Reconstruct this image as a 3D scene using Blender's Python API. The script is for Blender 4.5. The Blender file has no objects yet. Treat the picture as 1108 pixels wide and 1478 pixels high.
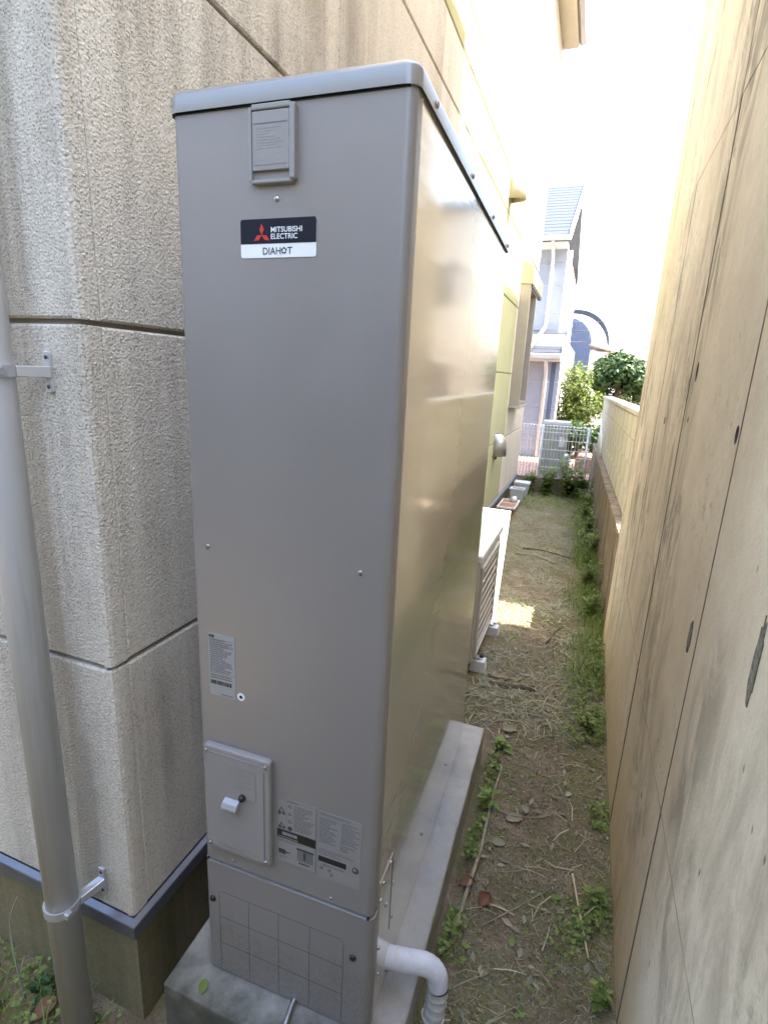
import bpy, bmesh, math, random
from mathutils import Vector, Matrix, noise

random.seed(7)
R = math.radians
SC = bpy.context.scene
COL = SC.collection

# ------------------------------------------------------------------ camera
CAM = (0.7720, -0.8957, 1.5807)
YAW, PITCH, ROLL, FPX = 0.3521, 0.2515, -0.0472, 773.49      # FPX for a 1478 px high picture
cd = bpy.data.cameras.new('camera'); cam = bpy.data.objects.new('camera', cd); COL.objects.link(cam)
Mz = Matrix.Rotation(YAW, 3, 'Z')
cp, sp = math.cos(PITCH), math.sin(PITCH); Mx = Matrix(((1, 0, 0), (0, cp, sp), (0, -sp, cp)))
cr, sr = math.cos(ROLL), math.sin(ROLL); My = Matrix(((cr, 0, sr), (0, 1, 0), (-sr, 0, cr)))
B = Mz @ Mx @ My
rt, fw, up = B.col[0], B.col[1], B.col[2]
cam.matrix_world = Matrix(((rt.x, up.x, -fw.x, CAM[0]), (rt.y, up.y, -fw.y, CAM[1]), (rt.z, up.z, -fw.z, CAM[2]), (0, 0, 0, 1)))
cd.sensor_fit = 'VERTICAL'; cd.sensor_height = 36; cd.lens = FPX / 1478 * 36
cd.clip_start = 0.02; cd.clip_end = 3000
SC.camera = cam

# ------------------------------------------------------------------ sky, sun, exposure
SUN = Vector((1.0, 0.08, 1.5)).normalized()
w = bpy.data.worlds.new('World'); SC.world = w; w.use_nodes = True
nt = w.node_tree; nt.nodes.clear()
sky = nt.nodes.new('ShaderNodeTexSky'); sky.sky_type = 'NISHITA'; sky.sun_disc = False
sky.sun_elevation = math.asin(SUN.z); sky.sun_rotation = math.atan2(SUN.x, SUN.y)
sky.air_density = 1.2; sky.dust_density = 3.0; sky.ozone_density = 0.6
bg = nt.nodes.new('ShaderNodeBackground'); bg.inputs[1].default_value = 0.15
out = nt.nodes.new('ShaderNodeOutputWorld')
nt.links.new(sky.outputs[0], bg.inputs[0]); nt.links.new(bg.outputs[0], out.inputs[0])
sd = bpy.data.lights.new('sun', 'SUN'); sd.energy = 3.5; sd.angle = R(0.53); sd.color = (1.0, 0.94, 0.84)
so = bpy.data.objects.new('sun', sd); COL.objects.link(so)
so.rotation_euler = (-SUN).to_track_quat('-Z', 'Y').to_euler()
vs = SC.view_settings
vs.view_transform = 'Standard'; vs.look = 'None'; vs.gamma = 1.0; vs.use_curve_mapping = False
vs.exposure = 3.15
SC.cycles.use_adaptive_sampling = True; SC.cycles.adaptive_threshold = .02
SC.cycles.max_bounces = 7; SC.cycles.diffuse_bounces = 5; SC.cycles.glossy_bounces = 3

# ------------------------------------------------------------------ helpers
class MB:
    """collects geometry for one mesh object"""
    def __init__(s): s.v = []; s.f = []; s.sm = []
    def add(s, vs, fs, smooth=False):
        o = len(s.v); s.v += [tuple(p) for p in vs]; s.f += [tuple(i + o for i in f) for f in fs]; s.sm += [smooth] * len(fs); return s
    def box(s, x0, x1, y0, y1, z0, z1):
        return s.add([(x0,y0,z0),(x1,y0,z0),(x1,y1,z0),(x0,y1,z0),(x0,y0,z1),(x1,y0,z1),(x1,y1,z1),(x0,y1,z1)],
                     [(0,3,2,1),(4,5,6,7),(0,1,5,4),(1,2,6,5),(2,3,7,6),(3,0,4,7)])
    def prism(s, pts, a, b, axis='z', smooth=False):
        """closed polygon pts (2-D) pushed from a to b along axis"""
        n = len(pts)
        def P(p, t):
            return {'z': (p[0], p[1], t), 'y': (p[0], t, p[1]), 'x': (t, p[0], p[1])}[axis]
        vs = [P(p, a) for p in pts] + [P(p, b) for p in pts]
        s.add(vs, [tuple(range(n))[::-1], tuple(range(n, 2*n))])
        o = len(s.v) - 2*n
        for i in range(n):
            j = (i+1) % n; s.f.append((o+i, o+j, o+n+j, o+n+i)); s.sm.append(smooth)
        return s
    def tube(s, path, r, n=12, caps=True, smooth=True):
        path = [Vector(p) for p in path]; m = len(path)
        rs = r if isinstance(r, (list, tuple)) else [r]*m
        t0 = (path[1]-path[0]).normalized(); a = Vector((0,0,1)) if abs(t0.z) < .9 else Vector((1,0,0))
        u = t0.cross(a).normalized(); vs = []
        for i, p in enumerate(path):
            t = (path[min(i+1, m-1)] - path[max(i-1, 0)]).normalized()
            u = (u - t*u.dot(t)).normalized(); w_ = t.cross(u)
            for k in range(n):
                an = 2*math.pi*k/n; vs.append(p + (u*math.cos(an) + w_*math.sin(an))*rs[i])
        fs = [(i*n+k, i*n+(k+1) % n, (i+1)*n+(k+1) % n, (i+1)*n+k) for i in range(m-1) for k in range(n)]
        s.add(vs, fs, smooth)
        if caps:
            o = len(s.v) - len(vs)
            s.f += [tuple(o+k for k in range(n))[::-1], tuple(o+(m-1)*n+k for k in range(n))]; s.sm += [False, False]
        return s
    def build(s, name, mat, parent=None, bevel=0, seg=2, world=False):
        me = bpy.data.meshes.new(name); me.from_pydata(s.v, [], s.f); me.update()
        me.polygons.foreach_set('use_smooth', s.sm)
        bm = bmesh.new(); bm.from_mesh(me); bmesh.ops.recalc_face_normals(bm, faces=bm.faces); bm.to_mesh(me); bm.free()
        if mat: me.materials.append(M[mat] if isinstance(mat, str) else mat)
        return link(name, me, parent, bevel, seg, world)
def link(name, me, parent=None, bevel=0, seg=2, world=False):
    o = bpy.data.objects.new(name, me); COL.objects.link(o)
    if parent:
        o.parent = parent
        if world: o.matrix_parent_inverse = parent.matrix_basis.inverted()
    if bevel:
        b = o.modifiers.new('bevel', 'BEVEL'); b.width = bevel; b.segments = seg; b.limit_method = 'ANGLE'; b.angle_limit = R(40)
        b.harden_normals = False
    return o
def thing(name, label, cat, loc=(0,0,0), rz=0, group=None):
    o = bpy.data.objects.new(name, None); COL.objects.link(o); o.location = loc; o.rotation_euler = (0,0,rz)
    o.empty_display_size = .1
    return tag(o, label, cat, group)
def tag(o, label=None, cat=None, group=None, kind=None):
    if label: o['label'] = label
    if cat: o['category'] = cat
    if group: o['group'] = group
    if kind: o['kind'] = kind
    return o
def rrect(x0, x1, y0, y1, r, n=4):
    pts = []
    for cx, cy, a in ((x1-r, y1-r, 0), (x0+r, y1-r, 90), (x0+r, y0+r, 180), (x1-r, y0+r, 270)):
        for i in range(n+1):
            t = R(a + 90*i/n); pts.append((cx + r*math.cos(t), cy + r*math.sin(t)))
    return pts
def circ(cx, cy, r, n=16): return [(cx + r*math.cos(2*math.pi*i/n), cy + r*math.sin(2*math.pi*i/n)) for i in range(n)]
def n3(x, y, z=0): return noise.noise(Vector((x, y, z)))

# ------------------------------------------------------------------ materials
M = {}
class NT:
    def __init__(s, name):
        m = bpy.data.materials.new(name); m.use_nodes = True; M[name] = m; s.m = m; s.t = m.node_tree; s.t.nodes.clear()
        s.o = s.n('OutputMaterial'); s.b = s.n('BsdfPrincipled'); s.l(s.b.outputs[0], s.o.inputs[0])
        s.tc = s.n('TexCoord')
    def n(s, k, **kw):
        nd = s.t.nodes.new('ShaderNode' + k)
        for a, v in kw.items(): setattr(nd, a, v)
        return nd
    def l(s, a, b): s.t.links.new(a, b)
    def map(s, scale=(1,1,1), loc=(0,0,0), rot=(0,0,0)):
        m = s.n('Mapping'); s.l(s.tc.outputs['Object'], m.inputs[0]); m.inputs['Scale'].default_value = scale
        m.inputs['Location'].default_value = loc; m.inputs['Rotation'].default_value = rot
        return m.outputs[0]
    def noise(s, scale, detail=4, rough=.55, vec=None, dist=0):
        t = s.n('TexNoise'); t.inputs['Scale'].default_value = scale; t.inputs['Detail'].default_value = min(detail, 4)
        t.inputs['Roughness'].default_value = rough; t.inputs['Distortion'].default_value = dist
        s.l(vec or s.tc.outputs['Object'], t.inputs['Vector']); return t.outputs['Fac']
    def vor(s, scale, vec=None, feature='F1', out='Distance'):
        t = s.n('TexVoronoi'); t.feature = feature; t.inputs['Scale'].default_value = scale
        s.l(vec or s.tc.outputs['Object'], t.inputs['Vector']); return t.outputs[out]
    def ramp(s, fac, stops, interp='LINEAR'):
        r = s.n('ValToRGB'); s.l(fac, r.inputs[0]); r.color_ramp.interpolation = interp
        e = r.color_ramp.elements
        while len(e) < len(stops): e.new(.5)
        for el, (p, c) in zip(e, stops):
            el.position = p; el.color = (*c, 1) if isinstance(c, tuple) else (c, c, c, 1)
        return r.outputs[0]
    def mix(s, fac, a, b, mode='MIX'):
        m = s.n('Mix'); m.data_type = 'RGBA'; m.blend_type = mode
        for k, v in (('Factor', fac), ('A', a), ('B', b)):
            sock = [i for i in m.inputs if i.name == k and (i.type == ('VALUE' if k == 'Factor' else 'RGBA'))][0]
            if isinstance(v, (int, float)): sock.default_value = v if k == 'Factor' else (v, v, v, 1)
            elif isinstance(v, tuple): sock.default_value = (*v, 1)
            else: s.l(v, sock)
        return [o for o in m.outputs if o.type == 'RGBA'][0]
    def math(s, op, a, b=0.0):
        m = s.n('Math'); m.operation = op
        for i, v in enumerate((a, b)):
            if isinstance(v, (int, float)): m.inputs[i].default_value = v
            else: s.l(v, m.inputs[i])
        return m.outputs[0]
    def bump(s, h, strength=.5, dist=.01, prev=None):
        b = s.n('Bump'); b.inputs['Strength'].default_value = strength; b.inputs['Distance'].default_value = dist
        s.l(h, b.inputs['Height'])
        if prev: s.l(prev, b.inputs['Normal'])
        return b.outputs[0]
    def set(s, **k):
        for a, v in k.items():
            sock = s.b.inputs[{'color': 'Base Color', 'rough': 'Roughness', 'metal': 'Metallic', 'normal': 'Normal', 'coat': 'Coat Weight',
                               'coatr': 'Coat Roughness', 'spec': 'Specular IOR Level', 'trans': 'Transmission Weight', 'ior': 'IOR', 'alpha': 'Alpha',
                               'aniso': 'Anisotropic', 'sss': 'Subsurface Weight'}[a]]
            if isinstance(v, tuple): sock.default_value = (*v, 1)
            elif isinstance(v, (int, float)): sock.default_value = v
            else: s.l(v, sock)
        return s
def plain(name, c, rough=.5, metal=0, var=.12, scale=6, bumpsc=0, bumpst=.2, **k):
    t = NT(name)
    lo = tuple(x*(1-var) for x in c); hi = tuple(min(1, x*(1+var)) for x in c)
    t.set(color=t.ramp(t.noise(scale, 5), [(.3, lo), (.7, hi)]), rough=rough, metal=metal, **k)
    if bumpsc: t.set(normal=t.bump(t.noise(bumpsc, 4), bumpst, .004))
    return t.m

def stucco(name, base, dark, bump=.9, streak=.55, big=75, pits=.55, band=False):
    t = NT(name)
    vd = t.vor(big); cell = t.n('SeparateXYZ'); t.l(t.vor(big, out='Color'), cell.inputs[0])
    grit = t.noise(big*1.6, 2, .5)
    st = t.noise(1.0, 4, .6, t.map((7, 7, .40))); blot = t.noise(1.5, 4, .6)
    stain = t.math('MULTIPLY', t.ramp(st, [(.42, 0.0), (.64, 1.0)]), t.ramp(blot, [(.36, .1), (.60, 1.0)]))
    if band:      # rain-run grime behind the downpipe
        px = t.n('SeparateXYZ'); t.l(t.tc.outputs['Object'], px.inputs[0])
        bx_ = t.ramp(t.math('ADD', t.math('MULTIPLY', t.math('ADD', px.outputs[0], .8), 1.25), t.math('MULTIPLY', t.math('SUBTRACT', t.noise(2.2, 4, .6), .5), .25)), [(.10, 0.0), (.30, 1.0), (.61, 1.0), (.70, 0.0)])
        stain = t.math('MAXIMUM', stain, t.math('MULTIPLY', bx_, t.ramp(t.noise(1.0, 4, .65, t.map((14, 14, .8))), [(.32, .15), (.62, 1.0)])))
    c = t.mix(t.ramp(cell.outputs[0], [(.0, 0.0), (1.0, 1.0)]), tuple(x*.90 for x in base), tuple(min(1, x*1.07) for x in base))
    c = t.mix(t.math('MULTIPLY', stain, streak), c, dark)
    # dark specks coloured into the pits of the sprayed finish, heavier in stained areas
    pit = t.math('MULTIPLY', t.math('MULTIPLY', t.ramp(cell.outputs[1], [(.66, 0.0), (.76, 1.0)]), t.ramp(vd, [(.28, 1.0), (.50, 0.0)])), t.ramp(t.math('ADD', t.math('MULTIPLY', stain, .5), blot), [(.35, .4), (.75, 1.0)]))
    c = t.mix(t.math('MULTIPLY', pit, pits), c, tuple(x*.8 for x in dark))
    h = t.math('SUBTRACT', t.math('ADD', t.math('MULTIPLY', t.math('SUBTRACT', 1.0, t.ramp(vd, [(.05, 0.0), (.75, 1.0)])), t.math('ADD', cell.outputs[2], .25)), t.math('MULTIPLY', grit, .35)), t.math('MULTIPLY', pit, .9))
    t.set(color=c, rough=.92, spec=.2, normal=t.bump(h, bump, .004))
    return t.m
stucco('stucco_beige', (.63, .585, .51), (.27, .235, .19), .6, .75, 165, .7, True)
stucco('stucco_green', (.40, .39, .22), (.24, .24, .14), .35, .2, 160, .2)
stucco('stucco_cream', (.66, .60, .49), (.36, .31, .24), .35, .25, 160, .2)
plain('joint', (.30, .26, .20), .8, bumpsc=40)
stucco('foundation', (.23, .195, .115), (.08, .08, .04), .3, .7, 90, .2)
plain('flashing', (.17, .175, .20), .28, .6)
t = NT('pipe_grey')
c = t.ramp(t.noise(3, 3), [(.3, (.50, .51, .53)), (.7, (.54, .55, .57))])
c = t.mix(t.math('MULTIPLY', t.ramp(t.noise(1.0, 4, .65, t.map((30, 30, 1.5))), [(.48, 0.0), (.70, 1.0)]), .35), c, (.24, .225, .19))
t.set(color=c, rough=t.ramp(t.noise(12, 3), [(.3, .32), (.7, .5)]))
plain('bracket', (.52, .53, .56), .32, .55, var=.06)
plain('galv', (.55, .56, .58), .3, .9, var=.15, scale=30)
plain('steel', (.42, .42, .42), .28, 1.0, var=.08)
plain('black', (.015, .015, .016), .4)
plain('navy', (.009, .011, .022), .5, spec=.25)
plain('red', (.55, .03, .02), .4)
plain('white_print', (.82, .83, .85), .4, var=.03)
plain('label_bg', (.31, .32, .325), .35, var=.03)
plain('label_film', (.28, .26, .25), .3, var=.02)
plain('ink', (.045, .045, .05), .5)
plain('ink_grey', (.16, .16, .165), .5)
plain('hatch_plastic', (.285, .267, .256), .5, var=.03, scale=2)

# tank paint: satin on the front, the long side panel nearly mirror smooth with the waves of thin sheet steel
t = NT('tank_paint')
c = t.ramp(t.noise(2.5, 3), [(.3, (.272, .252, .243)), (.7, (.290, .269, .259))])
dust = t.noise(1.0, 4, .6, t.map((9, 9, 1.2)))
c = t.mix(t.math('MULTIPLY', t.ramp(dust, [(.5, 0.0), (.75, 1.0)]), .10), c, (.31, .285, .25))
zz = t.n('SeparateXYZ'); t.l(t.tc.outputs['Object'], zz.inputs[0])
spl = t.math('MULTIPLY', t.ramp(t.math('SUBTRACT', zz.outputs[2], t.math('MULTIPLY', t.noise(9, 4, .7), .30)), [(-.16, 1.0), (.06, 0.0)]), t.ramp(t.noise(120, 3, .7), [(.42, .05), (.60, .40)]))
c = t.mix(spl, c, (.16, .135, .10))
t.set(color=c, rough=t.ramp(t.noise(5, 4), [(.3, .38), (.7, .50)]), metal=.2, coat=.12, coatr=.35, normal=t.bump(t.noise(900, 2), .06, .0006))
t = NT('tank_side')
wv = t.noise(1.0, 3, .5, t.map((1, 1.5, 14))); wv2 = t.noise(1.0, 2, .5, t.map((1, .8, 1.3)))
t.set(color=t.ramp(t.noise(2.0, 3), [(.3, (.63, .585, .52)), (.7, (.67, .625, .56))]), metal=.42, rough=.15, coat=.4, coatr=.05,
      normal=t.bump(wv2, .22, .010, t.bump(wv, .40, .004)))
t = NT('tank_lid')
t.set(color=t.ramp(t.noise(3, 3), [(.3, (.275, .265, .25)), (.7, (.292, .28, .265))]), rough=.36, metal=.3, coat=.2, coatr=.25)

# slab concrete
t = NT('slab')
n1 = t.noise(5, 6, .65); n2 = t.noise(160, 3, .7); spx = t.vor(220)
c = t.ramp(n1, [(.3, (.24, .22, .19)), (.5, (.34, .315, .28)), (.7, (.42, .395, .355))])
sy = t.n('SeparateXYZ'); t.l(t.tc.outputs['Object'], sy.inputs[0])
moss = t.ramp(t.math('ADD', sy.outputs[1], t.math('MULTIPLY', t.noise(7, 4, .65), .35)), [(.10, .85), (.26, 0.0)])
c = t.mix(moss, c, t.ramp(t.noise(16, 4, .65), [(.35, (.020, .027, .015)), (.65, (.075, .078, .058))]))
c = t.mix(t.ramp(t.noise(3.1, 4), [(.54, 0.0), (.68, .5)]), c, (.17, .15, .11))
c = t.mix(t.ramp(n2, [(.6, 0.0), (.72, .5)]), c, (.10, .09, .08))
t.set(color=c, rough=t.math('MAXIMUM', t.ramp(n1, [(.3, .26), (.7, .5)]), t.math('MULTIPLY', moss, 1.0)), spec=t.math('SUBTRACT', .5, t.math('MULTIPLY', moss, .45)), normal=t.bump(n2, .25, .003))

# fair-faced formwork concrete of the tall wall
t = NT('concrete_wall')
cloud = t.noise(1.3, 4, .62); mott = t.noise(9, 4, .72, None, .5); grain = t.noise(1.0, 4, .72, t.map((70, 60, 34)), .2)
streak = t.noise(1.0, 4, .70, t.map((9, 8, 2.8), (3, 1, 0)), 1.3)
c = t.ramp(cloud, [(.30, (.58, .505, .38)), (.5, (.68, .61, .485)), (.72, (.75, .70, .60))])
c = t.mix(t.ramp(mott, [(.42, 0.0), (.70, .35)]), c, (.46, .385, .28))
c = t.mix(t.ramp(grain, [(.52, 0.0), (.70, .28)]), c, (.40, .34, .26))
low = t.n('SeparateXYZ'); t.l(t.tc.outputs['Object'], low.inputs[0])
zone = t.ramp(t.math('ADD', t.noise(1.0, 4, .6, t.map((1, 1.1, .55))), t.math('MULTIPLY', low.outputs[2], .03)), [(.50, .0), (.64, 1.0)])
c = t.mix(t.math('MULTIPLY', t.ramp(streak, [(.42, 0.0), (.60, .9)]), zone), c, (.20, .17, .125))
c = t.mix(t.math('MULTIPLY', t.ramp(t.noise(24, 4, .75), [(.54, 0.0), (.66, .55)]), t.ramp(t.noise(1.9, 3, .6, t.map((1,1,1), (4,4,4))), [(.48, 0.0), (.60, 1.0)])), c, (.24, .20, .145))
foot_tint = t.ramp(t.math('ADD', low.outputs[2], t.math('MULTIPLY', t.noise(3, 4, .6), .8)), [(.25, 1.0), (.80, 0.0)])  # warmer tint towards the foot of the wall
c = t.mix(t.math('MULTIPLY', foot_tint, .6), c, (.58, .42, .20))
pits = t.vor(1.0, t.map((30, 34, 15))); pm = t.math('MULTIPLY', t.ramp(pits, [(.06, 1.0), (.16, 0.0)]), t.ramp(t.noise(5, 2), [(.56, 0.0), (.60, 1.0)]))
c = t.mix(t.math('MULTIPLY', pm, .85), c, (.13, .11, .085))
h = t.math('SUBTRACT', t.math('ADD', t.math('MULTIPLY', grain, .6), t.math('MULTIPLY', t.noise(140, 3, .65), .8)), t.math('MULTIPLY', pm, 2.0))
t.set(color=c, rough=.68, spec=.3, normal=t.bump(h, .4, .003))
plain('grout', (.20, .165, .125), .9, var=.4, scale=14)
plain('grout_pale', (.36, .29, .20), .9, var=.3, scale=14)
plain('hole_dark', (.10, .085, .07), .9, bumpsc=60)
plain('honeycomb', (.17, .15, .12), .95, var=.5, scale=90, bumpsc=120, bumpst=1.0)

t = NT('old_concrete')
st = t.noise(1.0, 6, .65, t.map((9, 9, .7)))
c = t.ramp(t.noise(4, 6, .65), [(.3, (.16, .125, .085)), (.6, (.26, .205, .15)), (.75, (.34, .29, .22))])
c = t.mix(t.ramp(st, [(.48, 0.0), (.66, .8)]), c, (.07, .06, .045))
t.set(color=c, rough=.9, normal=t.bump(t.noise(50, 5, .7), .5, .006))
t = NT('cream_block')
st = t.noise(1.0, 5, .6, t.map((5, 5, .5)))
c = t.ramp(t.noise(6, 5), [(.3, (.54, .505, .43)), (.7, (.64, .605, .53))])
c = t.mix(t.ramp(st, [(.52, 0.0), (.66, .65)]), c, (.32, .27, .12))
t.set(color=c, rough=.9, normal=t.bump(t.noise(80, 4), .35, .004))
plain('mortar', (.47, .42, .33), .95, bumpsc=60)

t = NT('soil')
a = t.noise(9, 8, .7); b = t.noise(70, 5, .7); g = t.vor(150, out='Color')
c = t.ramp(a, [(.30, (.155, .115, .075)), (.5, (.25, .19, .125)), (.72, (.35, .275, .19))])
moss = t.ramp(t.noise(3.4, 5, .7), [(.44, 0.0), (.60, .85)])
c = t.mix(moss, c, (.19, .175, .07))
c = t.mix(t.ramp(b, [(.57, 0.0), (.70, .75)]), c, (.38, .32, .24))
c = t.mix(t.ramp(t.noise(95, 4, .7, t.map((1,1,1), (5,3,1)))  , [(.58, 0.0), (.70, .8)]), c, (.045, .034, .024))
t.set(color=c, rough=.95, spec=.15, normal=t.bump(t.math('ADD', b, t.math('MULTIPLY', t.noise(260, 3, .7), .6)), .9, .012))
plain('pink_paving', (.30, .19, .155), .85, bumpsc=40)

def leafmat(name, c1, c2, trans=.35, rough=.5):
    t = NT(name)
    oi = t.n('ObjectInfo'); geo = t.n('NewGeometry')
    col = t.ramp(geo.outputs['Random Per Island'], [(0.0, c1), (1.0, c2)])
    t.set(color=col, rough=rough, spec=.35)
    tr = t.n('BsdfTranslucent'); t.l(col, tr.inputs[0])
    mx = t.n('MixShader'); mx.inputs[0].default_value = trans
    t.l(t.b.outputs[0], mx.inputs[1]); t.l(tr.outputs[0], mx.inputs[2]); t.l(mx.outputs[0], t.o.inputs[0])
leafmat('leaf_dark', (.018, .045, .014), (.05, .105, .026), .25)
leafmat('leaf_bright', (.05, .09, .015), (.17, .21, .045), .4)
leafmat('leaf_weed', (.14, .205, .045), (.36, .44, .14), .48)
leafmat('straw', (.25, .21, .125), (.56, .50, .36), .1, .8)
leafmat('straw_green', (.19, .21, .11), (.40, .41, .26), .2, .7)
leafmat('leaf_litter', (.12, .12, .075), (.38, .35, .25), .1, .7)
leafmat('leaf_brown', (.14, .06, .03), (.30, .15, .09), .15, .6)
plain('bark', (.12, .085, .055), .9, bumpsc=60, bumpst=.6, var=.3, scale=30)
plain('twig', (.30, .26, .17), .8, var=.3, scale=40)
plain('straw_stalk', (.52, .43, .26), .6, var=.15, scale=40)

plain('white_plastic', (.78, .78, .78), .4, var=.03)
plain('white_paint', (.80, .80, .79), .5, var=.03)
plain('hp_casing', (.60, .57, .51), .42, var=.03, scale=2)
plain('hp_dark', (.06, .055, .05), .6)
t = NT('pvc_wrap')
c = t.mix(t.ramp(t.noise(18, 4, .65), [(.48, 0.0), (.70, .45)]), (.70, .695, .75), (.42, .39, .34))
t.set(color=c, rough=.45, normal=t.bump(t.noise(60, 4), .2, .003))
plain('pvc_grey', (.56, .56, .54), .5, var=.05, scale=8)
plain('window_frame', (.36, .31, .25), .4, .5, var=.05)
plain('shutter_tan', (.42, .37, .25), .45, .2, var=.05)
t = NT('glass'); t.set(color=(.05, .045, .045), rough=.05, spec=.6, coat=.6)
plain('hood_metal', (.50, .49, .48), .3, .8, var=.06)
plain('hood_cream', (.34, .30, .21), .45, .1, var=.05)
plain('mesh_white', (.82, .84, .87), .4, .2, var=.04)
plain('siding_shade_blue', (.32, .35, .42), .6, var=.04)  # white siding with its bluish shade put into the colour; also tints a window
plain('siding_white', (.72, .70, .66), .6, var=.04)
plain('slate', (.036, .041, .058), .5, var=.25, scale=20, bumpsc=30)
plain('gutter', (.60, .60, .60), .4, var=.05)
plain('eave_tan', (.50, .44, .33), .6, var=.05)
plain('ribbed_blue', (.11, .14, .22), .5, .2, var=.08)
plain('arch_dark', (.025, .03, .045), .5)
plain('cabinet_grey', (.27, .29, .28), .5, var=.1)
plain('wire', (.10, .10, .12), .6)
plain('terracotta', (.34, .17, .10), .85, var=.15, scale=20)
plain('tap_blue', (.55, .68, .75), .4)
plain('clear_plastic', (.60, .61, .60), .25, var=.1, scale=12)
plain('unseen_wall', (.55, .50, .42), .85, bumpsc=40)  # walls of the added buildings out of view
plain('shading_hedge_core', (.02, .035, .012), .9)
plain('petal', (.80, .80, .76), .6)
plain('sage', (.3, .32, .27), .6)

# ================================================================== SETTING
def sstep(a, b, x):
    t = max(0, min(1, (x-a)/(b-a))); return t*t*(3-2*t)
def gz(x, y):
    low = (1 - sstep(-.15, .5, x)) * (1 - sstep(-.1, 1.5, y))
    z = -.15 - .16*low
    if -2 < x < 2.2 and -2 < y < 10:
        z += .014*n3(x*3.1, y*3.1) + .009*n3(x*11, y*11, 3) + .004*n3(x*37, y*37, 5)
        z += .03*sstep(.9, 1.06, x)*(1-sstep(2.8, 3.2, y))
    return z
def axis(lo, a, b, hi, step, coarse):
    v = [lo]
    for c in coarse: v.append(a - c) if a - c > lo else None
    k = int((b-a)/step); v += [a + (b-a)*i/k for i in range(k+1)]
    for c in reversed(coarse): v.append(b + c) if b + c < hi else None
    v.append(hi); return sorted(set(v))
xs = axis(-150, -1.2, 1.15, 150, .035, [60, 20, 8, 3, 1, .3]); ys = axis(-60, -.7, 8.2, 400, .04, [120, 50, 20, 8, 3, 1, .3])
b = MB(); b.add([(x, y, gz(x, y)) for y in ys for x in xs], [(j*len(xs)+i, j*len(xs)+i+1, (j+1)*len(xs)+i+1, (j+1)*len(xs)+i) for j in range(len(ys)-1) for i in range(len(xs)-1)], True)
tag(b.build('ground', 'soil'), kind='structure')
b = MB(); b.box(-3.5, 3.2, 8.35, 30, -.19, -.118)
tag(b.build('pavement', 'pink_paving'), kind='structure')

# ------------------------------------------------------------------ the house on the left
HX, HY, HE = -.2, -.057, 7.9
house = thing('house', 'two-tone beige and green stucco house along the left of the alley', 'house', (-.2, -.057, -.3))
b = MB(); b.box(-7, HX-.016, HY+.016, HE-.016, .13, 6.05); b.build('wall_core', 'joint', house, world=True)
b = MB(); b.box(-7, HX-.03, HY+.03, HE-.03, -.6, .128); b.build('foundation', 'foundation', house, world=True)
seams = [.128, .874, 1.655, 2.425, 3.13, 3.46, 3.73, 4.41, 5.15, 5.9]
G = .0055
def plate(axis_, u0, u1, z0, z1, face, depth, ch, mat, name='siding_panel'):
    """panel with chamfered front edges; axis_ 'x' faces +x at x=face, 'y' faces -y at y=face"""
    def P(u, z, d): return (face - d, u, z) if axis_ == 'x' else (u, face + d, z)
    vs = [P(u0,z0,depth),P(u1,z0,depth),P(u1,z1,depth),P(u0,z1,depth), P(u0,z0,ch),P(u1,z0,ch),P(u1,z1,ch),P(u0,z1,ch),
          P(u0+ch,z0+ch,0),P(u1-ch,z0+ch,0),P(u1-ch,z1-ch,0),P(u0+ch,z1-ch,0)]
    fs = [(0,1,2,3),(8,9,10,11)] + [(i,(i+1)%4,4+(i+1)%4,4+i) for i in range(4)] + [(4+i,4+(i+1)%4,8+(i+1)%4,8+i) for i in range(4)]
    MB().add(vs, fs).build(name, mat, house, world=True)
def green_at(y, z):
    if 3.46 <= z < 3.73: return 'stucco_green'
    if z < 3.46: return 'stucco_green' if 3.36 <= y < 6.03 else ('stucco_beige' if y < 3.36 else 'stucco_cream')
    return 'stucco_cream'
ycut = [-.007, 1.087, 3.36, 6.03, HE]
for z0, z1 in zip(seams, seams[1:]):
    for y0, y1 in zip(ycut, ycut[1:]):
        g0 = .0012 if y0 == -.007 else .002
        plate('x', y0 + g0, y1 - .002, z0 + (G if z0 > .2 else 0), z1 - G, HX, .02, .005, green_at((y0+y1)/2, (z0+z1)/2))
    # corner piece
    c = .014
    MB().prism([(HX-.0205, HY), (HX-c, HY), (HX-.004, HY+.004), (HX, HY+c), (HX, -.0082), (HX-.02, -.0082), (HX-.02, HY+.02), (HX-.0205, HY+.02)],
               z0 + (G if z0 > .2 else 0), z1 - G).build('corner_trim', green_at(0, (z0+z1)/2), house, bevel=.003, seg=1, world=True)
    for x0, x1 in ((-2.4, HX-.0207), (-4.5, -2.404)):
        plate('y', x0, x1 + (.004 if x1 > -1 else 0), z0 + (G if z0 > .2 else 0), z1 - G, HY, .02, .005, green_at(0, (z0+z1)/2))
# base flashing, mitred at the corner
prof = [(0, .124), (.016, .119), (.018, .117), (.018, .078), (.016, .078), (.016, .114), (-.02, .118)]
for nm, pts in (('base_flashing', [(-7, None), (0, None)]), ):
    vs = []; fs = []; n = len(prof)
    for k, (px, py, dx, dy) in enumerate(((-7, HY, 0, -1), (HX, HY, 1, -1), (HX, HE, 1, 0))):
        for d, z in prof: vs.append((px + dx*d, py + dy*d, z))
    for k in range(2):
        for i in range(n): fs.append((k*n+i, k*n+(i+1)%n, (k+1)*n+(i+1)%n, (k+1)*n+i))
    MB().add(vs, fs).build('base_flashing', 'flashing', house, world=True)
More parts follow.
